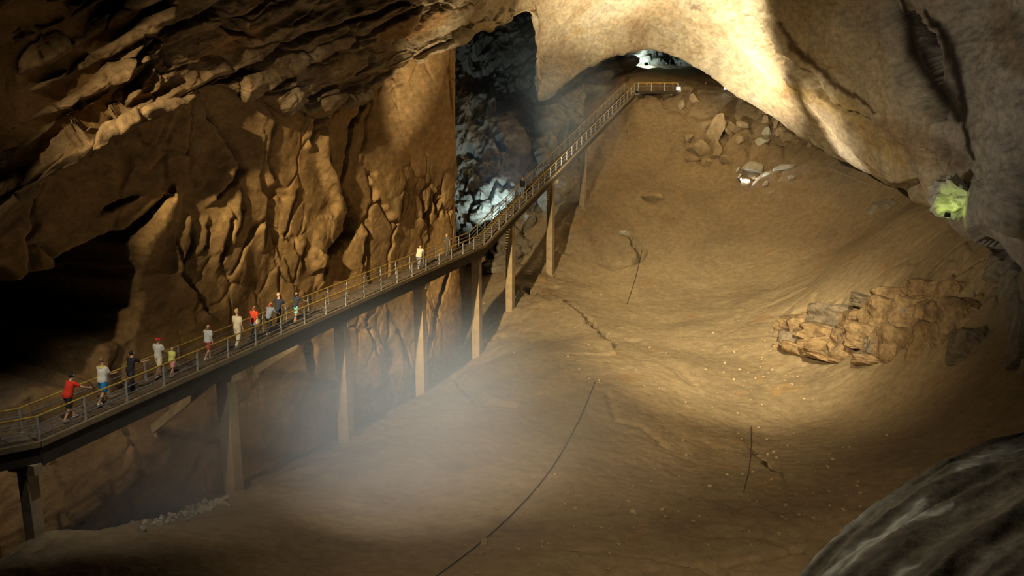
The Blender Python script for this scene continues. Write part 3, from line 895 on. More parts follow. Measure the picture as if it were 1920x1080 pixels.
# right (near) and left (far) edge points at the four stations
RE = [BRL, BR0, BR1, BR2]
LE = [BRL + leftof(dL) * DW, BR0 + miter(dL, dA) * DW, BR1 + miter(dA, dB) * DW, BR2 + leftof(dB) * DW]
RAILH = 0.92
NSEG = [3, 20, 29]
posts_m = {}
pm = MB().box((0, 0, 0.46), (0.038, 0, 0), (0, 0.038, 0), (0, 0, 0.47)); pm.box((0, 0, 0.012), (0.08, 0, 0), (0, 0.08, 0), (0, 0, 0.012))
POST_ME = pm.mesh('railing_post', M_POST)
Z = Vector((0, 0, 1))
for s in range(3):
    for side, E in (('r', RE), ('l', LE)):
        a, b = E[s], E[s + 1]
        inn = (LE[s] - RE[s]).normalized() * (0.06 if side == 'r' else -0.06)
        n = NSEG[s]
        for k in range(n + (1 if s == 2 else 0)):
            p = a.lerp(b, k / n) + inn
            o = link('railing_post', POST_ME, None, bridge)
            o.location = p - BR0
            o.rotation_euler = (0, 0, math.atan2(dA.y, dA.x))
        ext = (b - a).normalized() * 0.02
        onbridge('handrail', MB().tube([a + inn + Z * RAILH - ext, b + inn + Z * RAILH + ext], 0.034, 8), M_RAIL)
        for hh in (0.33, 0.62):
            onbridge('mid_rail', MB().tube([a + inn + Z * hh, b + inn + Z * hh], 0.022, 6), M_MID)
        # edge curb and the girder under it
        onbridge('edge_beam', MB().beam(a + Z * 0.03, b + Z * 0.03, 0.16, 0.20, top=True), M_EDGE)
        gi = (LE[s] - RE[s]).normalized() * (0.14 if side == 'r' else -0.14)
        gh = (0.62, 0.72, 0.55)[s]
        onbridge('girder', MB().beam(a + gi - Z * 0.17, b + gi - Z * 0.17, 0.20, gh, top=True), M_GIRD)
# planks of the level decks, steps of the stairs
def plank_run(s, n, name, step):
    for k in range(n):
        t0, t1 = (k + 0.03) / n, (k + 0.97) / n
        if step:
            zr = (RE[s].lerp(RE[s + 1], (k + 0.5) / n)).z
        r0, r1 = RE[s].lerp(RE[s + 1], t0), RE[s].lerp(RE[s + 1], t1)
        l0, l1 = LE[s].lerp(LE[s + 1], t0), LE[s].lerp(LE[s + 1], t1)
        if step:
            for q in (r0, r1, l0, l1): q.z = zr
        j = random.Random(s * 999 + k).uniform(-0.008, 0.008)
        v = [r0, r1, l1, l0]
        top = [tuple(q + Z * j - BR0) for q in v]; bot = [tuple(q + Z * (j - 0.06) - BR0) for q in v]
        me = bpy.data.meshes.new(name)
        me.from_pydata(top + bot, [], [(0, 1, 2, 3), (7, 6, 5, 4), (0, 4, 5, 1), (1, 5, 6, 2), (2, 6, 7, 3), (3, 7, 4, 0)])
        me.materials.append(M_DECK); me.update()
        link(name, me, None, bridge)
plank_run(0, 22, 'deck_plank', False)
plank_run(1, 140, 'deck_plank', False)
plank_run(2, 116, 'stair_tread', True)

# small landing at the top with its own rail
PL0, PL1 = P(1192, 172, 106.5), P(1266, 168, 107.5)
PL1.z = PL0.z = BR2.z + 0.1
dP = hdir(PL0, PL1)
onbridge('top_landing', MB().beam(PL0, PL1, 1.6, 0.30, top=True), M_GIRD)
for off in (-0.75, 0.75):
    n = leftof(dP) * off
    onbridge('handrail', MB().tube([PL0 + n + Z * RAILH, PL1 + n + Z * RAILH], 0.042, 8), M_RAIL)
    onbridge('mid_rail', MB().tube([PL0 + n + Z * 0.5, PL1 + n + Z * 0.5], 0.022, 6), M_MID)
    for k in range(4):
        o = link('railing_post', POST_ME, None, bridge); o.location = PL0.lerp(PL1, k / 3) + n - BR0

# ------------------------------------------------------------------ pillars under the bridge
def along(s, t):
    return (RE[s].lerp(RE[s + 1], t) + LE[s].lerp(LE[s + 1], t)) / 2
def station_px(px_top, s):
    """parameter on a stretch whose centre line is seen at px"""
    ts = np.linspace(0, 1, 400)
    q = np.array([tuple(along(s, t) - Z * 1.5) for t in ts])
    return float(ts[np.argmin(np.abs(pix(q)[:, 0] - px_top))])
PILLS = [(55, 0, 0.48, 'slim concrete pillar nearest of all, under the lower bend of the bridge'),
         (424, 1, 0.66, 'concrete pillar next to the lower diagonal strut, mist at its foot'),
         (640, 1, 0.68, 'concrete pillar standing right of the upper diagonal strut'),
         (787, 1, 0.66, 'concrete pillar under the person in a cream top'),
         (893, 1, 0.64, 'concrete pillar under the bend where the bridge turns to stairs'),
         (957, 2, 0.60, 'first concrete pillar under the stairs after the bend'),
         (1033, 2, 0.60, 'tall thin concrete pillar under the middle of the stairs'),
         (1094, 2, 0.55, 'farthest concrete pillar in the shade below the upper stairs')]
for px_, s, w, lab in PILLS:
    t = station_px(px_, s)
    c = along(s, t)
    if s == 0: c = along(1, 0.0) - dA * 0.3
    d = (dL, dA, dB)[s]
    if s == 0: d = dA
    zb = float(floor_base(c.x, c.y)) - 0.6
    gtop = c.z - 0.17 - (0.62, 0.72, 0.55)[s]
    if s == 2: gtop -= 0.1
    o = empty('bridge_pillar', (c.x, c.y, zb + 0.5), math.atan2(d.y, d.x))
    tag(o, lab, 'pillar', 'concrete pillars of the footbridge')
    H = gtop - 0.35 - (zb + 0.5)
    m = MB()
    m.box((0, 0, H / 2 - 0.35), (w / 2, 0, 0), (0, w / 2, 0), (0, 0, H / 2 + 0.35))
    bm_o = m.build('column', M_CONC, o)
    bv = bm_o.modifiers.new('bevel', 'BEVEL'); bv.width = 0.03; bv.segments = 2
    cap = MB().box((0, 0, H + 0.175), (w / 2 + 0.02, 0, 0), (0, 0.62, 0), (0, 0, 0.18)).build('crosshead', M_CONC, o)
    f = MB().box((0, 0, -0.1), (w / 2 + 0.18, 0, 0), (0, w / 2 + 0.18, 0), (0, 0, 0.22)).build('footing', M_CONC, o)

for (bx_, by_, tx_, s, lab) in [(282, 808, 402, 1, 'lower diagonal strut from the clay wall up to the bridge'), (474, 698, 604, 1, 'upper diagonal strut from the clay wall up to the bridge, brightly lit')]:
    a = (HIT_S1 if bx_ < 400 else HIT_S2)
    a = a + a.normalized() * 0.35
    t = station_px(tx_, s)
    c = along(s, t) - Z * 0.75
    c += leftof(dA) * -0.3
    o = empty('diagonal_strut', a)
    tag(o, lab, 'strut', 'diagonal struts of the footbridge')
    m = MB().beam(a, c, 0.30, 0.36); b_ = m.build('bar', M_CONC, o); b_.data.transform(Matrix.Translation(-a))
    m = MB().box(a, (0.26, 0.1, 0), (-0.1, 0.26, 0), (0, 0, 0.26)); b_ = m.build('anchor_block', M_CONC, o); b_.data.transform(Matrix.Translation(-a))

# ------------------------------------------------------------------ stones and boulders
M_STONE = plain_mat('brown_stone', (0.36, 0.27, 0.16), 0.9, 0, 0.25, 1.5, 0.5)
M_PALE = plain_mat('pale_stone', (0.48, 0.44, 0.36), 0.9, 0, 0.2, 2.0, 0.5)
M_GREY = plain_mat('grey_stone', (0.46, 0.43, 0.34), 0.9, 0, 0.2, 1.5, 0.5)
M_ORANGE = rock_mat('orange_rock', [(0.32, (0.13, 0.09, 0.065)), (0.45, (0.25, 0.165, 0.09)), (0.6, (0.36, 0.25, 0.13)), (0.72, (0.28, 0.15, 0.075))], scale=0.9, bump=0.7, bscale=3.0,
                    stain=[((0.22, 0.18, 0.17), 0.62, 1.2, 5.0)])
def boulder(px, py, wpx, hpx, seed, mat, lab, group=None, tilt=0.0, sink=0.15, dadd=0.0, name='boulder'):
    c = floor_hit(px, py)
    d = c.y * CS - c.z * SN + dadd
    c = P(px, py, d)
    sx, sz = wpx / 2 * d / F, hpx / 2 * d / F
    me = rock_mesh(name, mat, (sx * 1.25, max(sx, sz) * 0.8, sz * 1.3), seed)
    o = link(name, me)
    o.location = c + Vector((0, 0, sz * sink))
    o.rotation_euler = (0, tilt, (seed * 1.7) % 0.9 - 0.45)
    tag(o, lab, 'rock', group)
    return o
boulder(1338, 252, 34, 62, 11, M_STONE, 'tall split brown slab, left one of the pair on the upper slope', 'boulders on the upper slope', 0.25)
boulder(1368, 248, 34, 46, 12, M_STONE, 'tilted brown slab just right of the tall split slab', 'boulders on the upper slope', -0.5)
boulder(1342, 292, 24, 40, 13, M_STONE, 'upright small brown slab below the split pair', 'boulders on the upper slope', 0.1)
boulder(1312, 285, 42, 40, 14, M_STONE, 'rounded brown boulder half sunk left of the upright slab', 'boulders on the upper slope', 0.3)
boulder(1440, 252, 18, 22, 15, M_GREY, 'upper of two small grey green stones under the pale vault', 'boulders on the upper slope', 0.2)
boulder(1430, 267, 24, 14, 16, M_GREY, 'flat grey green stone, lower of the two under the pale vault', 'boulders on the upper slope', 0.0)
boulder(1412, 318, 42, 22, 17, M_PALE, 'white boulder lit by the small floodlight on the slope', 'boulders on the upper slope', 0.1)
boulder(1172, 439, 20, 13, 18, M_PALE, 'small square light brown slab lying by the curved crack', 'boulders on the upper slope', 0.3)
boulder(1480, 262, 34, 20, 19, M_STONE, 'dark brown block in the rubble against the vault', 'boulders on the upper slope', 0.4)
boulder(1500, 240, 30, 18, 20, M_STONE, 'brown block wedged high under the edge of the vault', 'boulders on the upper slope', -0.3)
boulder(1225, 372, 34, 20, 21, M_STONE, 'low brown boulder right of the stair shadow', 'boulders on the upper slope', 0.2)
boulder(1192, 174, 16, 9, 22, M_PALE, 'pale little rock at the head of the stairs', 'boulders on the upper slope', 0.0)
boulder(908, 1020, 14, 18, 23, M_STONE, 'lone brown stone lying beside the dark cable on the near floor', None, 0.2)
boulder(1186, 960, 14, 8, 24, M_STONE, 'small pale brown stone in the dim middle of the near floor', None, 0.1)

for k, (px_, py_, w_, h_, lab) in enumerate([(1446, 326, 30, 10, 'low white rock in the beam of the small floodlight, next to the white boulder'), (1472, 314, 36, 12, 'long pale rock farther along the beam of the small floodlight'), (1486, 332, 22, 9, 'small pale rock at the far end of the floodlight beam'), (1436, 344, 18, 7, 'flat pale stone lying just right of the glaring floodlight')]):
    boulder(px_, py_, w_, h_, 240 + k, M_PALE, lab, 'pale rocks in the floodlight beam', -0.3, sink=0.0)
rg = random.Random(77)
RB = [(1290, 262, 'small brown block at the far left of the rubble by the split slabs'), (1298, 300, 'small block below the rounded boulder on the upper slope'), (1325, 310, 'little block touching the foot of the upright slab'),
      (1364, 302, 'small brown block right of the upright slab'), (1388, 268, 'brown block on the right below the tilted slab'), (1395, 238, 'small block right beside the top of the tilted slab'),
      (1455, 236, 'upper small brown block just right of the grey green stones'), (1466, 250, 'small brown block under the vault edge, left of the dark brown block'), (1494, 268, 'brown block tucked under the dark brown block'),
      (1510, 254, 'small block right of the dark brown block against the vault'), (1522, 272, 'rightmost small block in the corner of slope and vault'), (1476, 226, 'small block high in the rubble under the vault edge'),
      (1436, 228, 'small brown block above the grey green stones'), (1322, 236, 'small block left behind the tall split slab'), (1278, 202, 'lone small block on the slope below the top landing'), (1302, 190, 'lone pale brown block on the slope right below the landing lamp')]
for k, (px_, py_, lab) in enumerate(RB):
    boulder(px_, py_, rg.uniform(14, 30), rg.uniform(10, 20), 200 + k, M_STONE, lab, 'rubble blocks on the upper slope', rg.uniform(-0.5, 0.5), sink=0.35)

# ledge of cracked orange rock on the right-hand slope
oc = floor_hit(1600, 630)
outcrop = empty('rock_outcrop', oc)
tag(outcrop, 'cracked orange and grey rock outcrop standing out of the lit slope', 'rock')
rg = random.Random(4)
def block_mesh(name, mat, size, seed):
    """squarish block of bedded rock: a rounded box, its faces dented by noise"""
    bm = bmesh.new(); bmesh.ops.create_cube(bm, size=2.0)
    bmesh.ops.subdivide_edges(bm, edges=bm.edges[:], cuts=7, use_grid_fill=True)
    for v in bm.verts:
        c = v.co; n = (abs(c.x) ** 5 + abs(c.y) ** 5 + abs(c.z) ** 5) ** (1 / 5.0)
        v.co = c / n
    co = np.array([tuple(v.co) for v in bm.verts])
    dn = 0.30 * fbm(co * 1.1 + seed * 5.3, 3, 0.5, seed % 40) + 0.05 * ridged(co * np.array([0.6, 0.6, 3.0]) + seed, 2, 0.5, seed % 30)
    for v, d in zip(bm.verts, dn):
        v.co = v.co * (1 + d)
        v.co = Vector((v.co.x * size[0], v.co.y * size[1], v.co.z * size[2]))
    me = bpy.data.meshes.new(name); bm.to_mesh(me); bm.free(); me.materials.append(mat)
    return me
M_OR2 = rock_mat('grey_brown_rock', [(0.32, (0.10, 0.08, 0.06)), (0.5, (0.20, 0.155, 0.11)), (0.68, (0.28, 0.215, 0.14))], scale=0.9, bump=0.7, bscale=3.0)
M_OR3 = rock_mat('ochre_rock', [(0.32, (0.14, 0.09, 0.05)), (0.5, (0.28, 0.185, 0.095)), (0.68, (0.37, 0.26, 0.14))], scale=0.9, bump=0.7, bscale=3.0)
OB = [(1474, 652, 30, 14), (1500, 640, 50, 26), (1540, 652, 60, 22), (1560, 632, 84, 30), (1606, 648, 60, 40), (1645, 628, 66, 36), (1662, 658, 50, 30), (1700, 640, 72, 52), (1750, 640, 50, 58), (1786, 628, 44, 46),
      (1516, 612, 66, 30), (1572, 598, 74, 38), (1624, 598, 60, 30), (1676, 596, 66, 46), (1726, 588, 60, 50), (1768, 586, 50, 40),
      (1646, 570, 60, 16), (1694, 558, 66, 26), (1748, 550, 60, 30), (1790, 556, 46, 40), (1812, 600, 56, 60), (1826, 650, 50, 50), (1512, 664, 64, 14), (1572, 680, 80, 12), (1640, 680, 50, 14)]
for i, (px_, py_, w_, h_) in enumerate(OB):
    c = floor_hit(px_, py_)
    d = c.y * CS - c.z * SN
    sx, sz = w_ / 2 * d / F, h_ / 2 * d / F
    me = block_mesh('rock_block', (M_ORANGE, M_OR3, M_ORANGE, M_OR2, M_OR3)[(i * 3) % 5], (sx * 1.25, sx * 1.1, sz * 1.4), 60 + i)
    o = link('rock_block', me, None, outcrop)
    o.location = c - oc + Vector((0.0, sx * rg.uniform(0.75, 1.05), -sz * rg.uniform(0.3, 0.8)))
    o.rotation_euler = (rg.uniform(-0.45, -0.1), rg.uniform(-0.22, 0.22), rg.uniform(-0.6, 0.1))

# row of small stones along the foot of the near slope
st_me = [rock_mesh('small_stone', M_GREY, (1, 0.9, 0.8), 90 + k, sub=2, cuts=6) for k in range(4)]
rg = random.Random(8)
a_, b_ = (262, 990), (425, 940)
row0 = floor_hit(340, 968)
row = empty('stone_row', row0)
tag(row, 'low row of loose grey stones edging the shaded trench by the pillar foot', 'stones')
for k in range(90):
    t = rg.random() ** 0.7
    px_ = a_[0] + (b_[0] - a_[0]) * t + rg.uniform(-5, 5); py_ = a_[1] + (b_[1] - a_[1]) * t + rg.gauss(0, 4.5)
    c = floor_hit(px_, py_)
    o = link('stone', st_me[k % 4], None, row)
    sc = rg.uniform(0.08, 0.18)
    o.location = c - row0 + Vector((0, 0, sc * 0.4)); o.scale = (sc, sc, sc); o.rotation_euler = (rg.random() * 6, rg.random() * 6, rg.random() * 6)

# pebbles strewn over the mud: too many and too small to count
bmp = MB()
base = rock_mesh('pebble_shape', M_STONE, (1, 1, 0.8), 131, sub=1, cuts=4)
bv_ = np.array([tuple(v.co) for v in base.vertices]); bf_ = [tuple(p.vertices) for p in base.polygons]
rg = random.Random(15)
cl = [(1560, 930, 90, 60), (1480, 800, 90, 80), (1250, 980, 260, 50), (1100, 660, 60, 60), (1350, 870, 250, 120), (1000, 980, 200, 60), (1400, 700, 60, 40), (1300, 230, 110, 50), (1150, 470, 150, 100)]
for k in range(700):
    cx, cy, rx, ry = rg.choice(cl)
    px_, py_ = rg.gauss(cx, rx), rg.gauss(cy, ry)
    if not (850 < px_ < 1750 and 150 < py_ < 1079): continue
    c = floor_hit(px_, py_)
    sc = rg.choice((0.03, 0.04, 0.05, 0.06, 0.09, 0.13)) * (0.6 + 0.4 * c.y / 60)
    an = rg.random() * 6.28
    rz = np.array([[math.cos(an), -math.sin(an), 0], [math.sin(an), math.cos(an), 0], [0, 0, 1]])
    q = (bv_ * sc * np.array([rg.uniform(0.8, 1.4), 1, rg.uniform(0.6, 1)])) @ rz.T + np.array(c) + np.array([0, 0, sc * 0.2 + 0.02])
    b0 = len(bmp.v)
    bmp.v += [tuple(x) for x in q]; bmp.f += [tuple(b0 + i for i in f) for f in bf_]
bpy.data.meshes.remove(base)
peb = bmp.build('pebbles', M_STONE)
tag(peb, 'small pebbles and clods strewn over the brown mud floor', 'pebbles', kind='stuff')

# ------------------------------------------------------------------ lamps
M_HOUS = plain_mat('lamp_housing', (0.08, 0.08, 0.08), 0.5, 0.4, 0.1)
M_WHITE = plain_mat('white_housing', (0.75, 0.75, 0.70), 0.5, 0, 0.05)
def lamp(loc, aim, size, rgb, strength, lab, power, lrgb, angle=120, housing=None, name='floodlight'):
    """box floodlight on a bracket with a glowing lens facing aim"""
    loc, aim = Vector(loc), Vector(aim)
    o = empty(name, loc)
    tag(o, lab, 'lamp')
    d = (aim - loc).normalized()
    s = d.cross(Z).normalized(); u = s.cross(d)
    hm = housing or M_HOUS
    c = Vector((0, 0, size * 0.9))
    m = MB(); m.box(c, d * size * 0.35, s * size * 0.6, u * size * 0.45)
    for k in range(-2, 3): m.box(c - d * size * 0.42 + s * size * 0.22 * k, d * size * 0.12, s * size * 0.03, u * size * 0.4)
    m.build('housing', hm, o)
    MB().box(c + d * size * 0.36, d * size * 0.03, s * size * 0.52, u * size * 0.37).build('lens', glow_mat(name + '_glow', rgb, strength), o)
    m = MB()
    for q in (-1, 1): m.beam(c + s * size * 0.66 * q, s * size * 0.66 * q + Vector((0, 0, 0.02)), size * 0.08, size * 0.16, up=d)
    m.beam(s * size * -0.7, s * size * 0.7, size * 0.2, size * 0.08)
    m.build('bracket', hm, o)
    if power:
        sp = spot(name + '_light', loc + c + d * (size * 0.45), aim, power, lrgb, angle, 0.7, size * 0.3)
    return o
q = floor_hit(1387, 341)
lamp(q, q + Vector((1.0, -0.5, 0.12)), 0.32, (0.85, 0.92, 1.0), 60, 'small white floodlight glaring on the slope below the white boulder', 700, (0.85, 0.95, 1.0), 80)
for (px_, py_, lab, rot_) in [(1386, 334, 'white oval reflector plate right above the glaring floodlight', 0.9), (1383, 322, 'narrow white reflector plate at the corner of the white boulder', 0.9)]:
    c = floor_hit(px_, py_) + Vector((0, -0.1, 0.25))
    bm = bmesh.new(); bmesh.ops.create_uvsphere(bm, u_segments=16, v_segments=8, radius=0.28)
    bmesh.ops.scale(bm, vec=(1.2, 0.25, 0.45), verts=bm.verts)
    me = bpy.data.meshes.new('reflector_plate'); bm.to_mesh(me); bm.free(); me.materials.append(M_WHITE)
    for p in me.polygons: p.use_smooth = True
    o = link('reflector_plate', me); o.location = c; o.rotation_euler = (0, -rot_, 0.3)
    tag(o, lab, 'reflector')
q = PL1 + dP * 0.35
lamp(q + Vector((0, -0.4, -0.1)), Vector((-8, 30, -10)), 0.42, (1.0, 0.95, 0.85), 8, 'white lamp at the right end of the top landing rail', 60, (1.0, 0.93, 0.8), 140, M_WHITE)
q = floor_hit(1360, 172)
lamp(q + Vector((0, 0, 0.1)), Vector((0, 60, -2)), 0.3, (0.8, 0.93, 1.0), 9, 'tiny pale lamp at the crest under the vault edge', 40, (0.8, 0.95, 1.0), 140)
def toward(h, m): return h * (1 - m / h.length)          # a point m metres in front of the rock, towards the eye
HG = surf_hit(1800, 378)
gd = HG.y * CS - HG.z * SN - 1.0
gme = rock_mesh('boulder', M_PALE, (1.35, 1.3, 1.15), 57, sub=5, cuts=9, rough=0.30)
gb = link('boulder', gme); gb.location = P(1800, 376, gd); gb.rotation_euler = (0, 0.5, 0.4)
tag(gb, 'rough rock lit bright yellow green by the floodlight below the vault', 'rock')
qg = P(1776, 410, gd - 1.25)
HG = P(1803, 372, gd)
lamp(qg, HG + Vector((0.1, 0.4, 0.1)), 0.2, (0.75, 1.0, 0.25), 1.5, 'green floodlight in a hollow of the rock below the vault', 48, (0.72, 1.0, 0.22), 130)
qb = toward(HIT_BLUE, 1.0)
lamp(qb, surf_hit(893, 260), 0.36, (0.65, 0.95, 1.0), 2, 'cold blue green floodlight hidden behind the bend of the bridge', 3200, (0.60, 0.88, 1.0), 150)
qt = toward(HIT_TOP, 3.2) + Vector((0.5, 0, -1.1))
lamp(qt, HIT_TOP, 0.36, (0.8, 0.95, 1.0), 2, 'cold white floodlight at the back under the highest arch', 2600, (0.66, 0.95, 1.0), 150)
# ------------------------------------------------------------------ people
def skin_object(name, verts, edges, radii, roots, mat, parent, level=1):
    me = bpy.data.meshes.new(name)
    me.from_pydata([tuple(v) for v in verts], edges, [])
    me.materials.append(mat)
    o = link(name, me, None, parent)
    md = o.modifiers.new('skin', 'SKIN')
    md.use_smooth_shade = True
    if not me.skin_vertices: me.skin_vertices.new()
    sv = me.skin_vertices[0].data
    for i, r in enumerate(radii):
        sv[i].radius = r if isinstance(r, tuple) else (r, r)
        sv[i].use_root = i in roots
    ss = o.modifiers.new('subdivision', 'SUBSURF'); ss.levels = level; ss.render_levels = level
    return o

def rotx(v, a):
    c, s = math.cos(a), math.sin(a)
    return Vector((v.x, v.y * c - v.z * s, v.y * s + v.z * c))
def roty(v, a):
    c, s = math.cos(a), math.sin(a)
    return Vector((v.x * c + v.z * s, v.y, -v.x * s + v.z * c))

PM = {}
def cloth(rgb, key):
    if key not in PM: PM[key] = plain_mat('cloth_' + key, rgb, 0.85, 0, 0.12, 9.0)
    return PM[key]
SKIN = plain_mat('skin', (0.55, 0.32, 0.21), 0.55, 0, 0.08, 9.0)
EYE = plain_mat('eye', (0.05, 0.04, 0.035), 0.3, 0, 0.02)

def person(loc, rz, h, label, top, bottom, hair, legs='trousers', cap=None, lean=0.10, thighs=(0.35, -0.25), knees=(-0.30, -0.45), armsf=(0.25, -0.25), elbows=(0.4, 0.4),
           armso=(0.14, 0.14), shoes=(0.6, 0.6, 0.58), long_sleeve=False, hair_long=False, head=(0.0, 0.0), belt=None, skirt=False, collar=None, fat=1.0):
    k = h / 1.74
    root = empty('person', loc, rz)
    tag(root, label, 'person', 'visitors walking on the footbridge')
    B = Vector((0, 0, 0.93))
    def up(v):                                  # bends the upper body forward over the hips
        q = Vector(v) - B
        return B + rotx(q, -lean)
    J = {}
    J['pel'] = B.copy()
    J['sp'] = up((0, 0, 1.10)); J['ch'] = up((0, 0.005, 1.30)); J['nb'] = up((0, -0.005, 1.45)); J['nk'] = up((0, 0.01, 1.52))
    def hd(v):                                  # the head turns and nods on the neck
        q = Vector(v) - Vector((0, 0.0, 1.52))
        q = rotx(q, lean * 0.6 - head[1])
        c, s = math.cos(head[0]), math.sin(head[0])
        q = Vector((q.x * c - q.y * s, q.x * s + q.y * c, q.z))
        return J['nk'] + q
    J['hb'] = hd((0, 0.015, 1.575)); J['hm'] = hd((0, 0.015, 1.635)); J['ht'] = hd((0, 0.0, 1.70)); J['no'] = hd((0, 0.125, 1.615)); J['ci'] = hd((0, 0.085, 1.555))
    for i, sx in ((0, -1), (1, 1)):
        J['hip%d' % i] = Vector((0.095 * sx, 0, 0.88))
        th = thighs[i]; kn = th + knees[i]
        J['kn%d' % i] = J['hip%d' % i] + rotx(Vector((0.01 * sx, 0, -0.42)), th)
        J['an%d' % i] = J['kn%d' % i] + rotx(Vector((0, 0, -0.41)), kn)
        J['he%d' % i] = J['an%d' % i] + Vector((0, -0.035, -0.045)); J['to%d' % i] = J['an%d' % i] + Vector((0.01 * sx, 0.15, -0.055))
        sh = Vector((0.185 * sx, 0, 1.405)); J['sh%d' % i] = up(sh)
        a = armsf[i]
        d1 = rotx(roty(Vector((0, 0, -0.285)), -armso[i] * sx), a)
        J['el%d' % i] = J['sh%d' % i] + d1
        d2 = rotx(roty(Vector((0, 0, -0.25)), -armso[i] * sx * 0.5), a + elbows[i])
        J['wr%d' % i] = J['el%d' % i] + d2
        hdv = d2.normalized()
        J['pa%d' % i] = J['wr%d' % i] + hdv * 0.07
    low = min(J['he0'].z, J['he1'].z, J['to0'].z, J['to1'].z) - 0.035
    for q in J: J[q] = (J[q] - Vector((0, 0, low))) * k
    f = fat
    V, E, RR, roots = [], [], [], set()
    ix = {}
    def add(n, r):
        ix[n] = len(V); V.append(J[n]); RR.append(r * k if not isinstance(r, tuple) else (r[0] * k, r[1] * k))
    for n, r in (('pel', (0.145 * f, 0.11 * f)), ('sp', (0.13 * f, 0.10 * f)), ('ch', (0.15 * f, 0.11 * f)), ('nb', 0.075), ('nk', 0.056), ('hb', 0.070), ('hm', (0.078, 0.096)), ('ht', (0.06, 0.07)), ('no', 0.014), ('ci', 0.03)): add(n, r)
    for i in (0, 1):
        for n, r in (('hip', 0.088 * f), ('kn', 0.058), ('an', 0.038), ('he', 0.036), ('to', 0.032), ('sh', 0.056), ('el', 0.040), ('wr', 0.027), ('pa', (0.038, 0.018))): add('%s%d' % (n, i), r)
    roots.add(ix['pel'])
    def ed(a, b): E.append((ix[a], ix[b]))
    for a, b in (('pel', 'sp'), ('sp', 'ch'), ('ch', 'nb'), ('nb', 'nk'), ('nk', 'hb'), ('hb', 'hm'), ('hm', 'ht'), ('hm', 'no'), ('hb', 'ci')): ed(a, b)
    for i in (0, 1):
        for a, b in (('pel', 'hip%d'), ('hip%d', 'kn%d'), ('kn%d', 'an%d'), ('an%d', 'he%d'), ('an%d', 'to%d'), ('ch', 'sh%d'), ('sh%d', 'el%d'), ('el%d', 'wr%d'), ('wr%d', 'pa%d')):
            ed(a % i if '%' in a else a, b % i)
        # five fingers, each a short bent chain rooted in the palm
        w, p = J['wr%d' % i], J['pa%d' % i]
        dv = (p - w).normalized()
        sd = dv.cross(Vector((1, 0, 0)));
        sd = sd.normalized() if sd.length > 0.1 else Vector((0, 1, 0))
        cu = Vector((-1 if i else 1, 0, 0))
        for q, (o_, ln) in enumerate(((-0.030, 0.070), (-0.010, 0.082), (0.010, 0.078), (0.029, 0.060))):
            b0 = len(V)
            V.extend([p + sd * o_ * k * 0.9 - dv * 0.02 * k, p + (sd * o_ + dv * ln * 0.55 + cu * 0.008) * k, p + (sd * o_ + dv * ln + cu * 0.028) * k])
            RR.extend([0.010 * k, 0.009 * k, 0.0075 * k]); E.extend([(b0, b0 + 1), (b0 + 1, b0 + 2)]); roots.add(b0)
        b0 = len(V)                             # the thumb leaves the side of the palm
        V.extend([w + (dv * 0.03 + sd * -0.018) * k, w + (dv * 0.062 + sd * -0.055 + cu * 0.01) * k, w + (dv * 0.095 + sd * -0.062 + cu * 0.022) * k])
        RR.extend([0.013 * k, 0.0105 * k, 0.0085 * k]); E.extend([(b0, b0 + 1), (b0 + 1, b0 + 2)]); roots.add(b0)
        # ear
        b0 = len(V); ear = hd((0.082 * (1 if i else -1), 0.0, 1.615)) - Vector((0, 0, low))
        V.extend([ear * k, (ear + Vector((0, -0.012, 0.03))) * k]); RR.extend([0.014 * k, 0.016 * k]); E.append((b0, b0 + 1)); roots.add(b0)
    skin_object('body', V, E, RR, roots, SKIN, root, 1)
    def hq(v): return (hd(v) - Vector((0, 0, low))) * k
    for sx in (-1, 1):
        bm = bmesh.new(); bmesh.ops.create_icosphere(bm, subdivisions=1, radius=0.012 * k)
        me = bpy.data.meshes.new('eye'); bm.to_mesh(me); bm.free(); me.materials.append(EYE)
        e = link('eye', me, None, root); e.location = hq((0.032 * sx, 0.105, 1.632))
    m_ = MB().tube([hq((-0.022, 0.108, 1.585)), hq((0, 0.114, 1.584)), hq((0.022, 0.108, 1.585))], [0.004 * k, 0.007 * k, 0.004 * k], 5)
    m_.build('mouth', cloth((0.35, 0.12, 0.10), 'lip'), root)
    def garment(name, tubes, mat):
        """closed tubes of oval section melted into one cloth surface; a tube is a list of (centre, half width, half depth)"""
        vs, fs = [], []
        nseg = 14
        for tube, flat_ in tubes:
            b0 = len(vs)
            cs = [Vector(q[0]) for q in tube]
            for n_, (c, rx, ry) in enumerate(tube):
                t = (cs[min(n_ + 1, len(cs) - 1)] - cs[max(n_ - 1, 0)]).normalized()
                sx_ = Vector((1, 0, 0)) if flat_ else (Vector((1, 0, 0)) - t * t.x)
                sx_ = (sx_ - t * sx_.dot(t)).normalized() if sx_.length > 0.2 else Vector((0, 1, 0))
                sy_ = t.cross(sx_).normalized()
                for a_ in range(nseg):
                    w_ = 2 * math.pi * a_ / nseg
                    vs.append(tuple(Vector(c) + sx_ * math.cos(w_) * rx * k + sy_ * math.sin(w_) * ry * k))
            for r_ in range(len(tube) - 1):
                for a_ in range(nseg):
                    fs.append((b0 + r_ * nseg + a_, b0 + r_ * nseg + (a_ + 1) % nseg, b0 + (r_ + 1) * nseg + (a_ + 1) % nseg, b0 + (r_ + 1) * nseg + a_))
            fs.append(tuple(b0 + a_ for a_ in range(nseg))[::-1])
            e_ = b0 + (len(tube) - 1) * nseg
            fs.append(tuple(e_ + a_ for a_ in range(nseg)))
        me = bpy.data.meshes.new(name)
        me.from_pydata(vs, [], fs); me.materials.append(mat)
        bm = bmesh.new(); bm.from_mesh(me); bmesh.ops.recalc_face_normals(bm, faces=bm.faces); bm.to_mesh(me); bm.free()
        o = link(name, me, None, root)
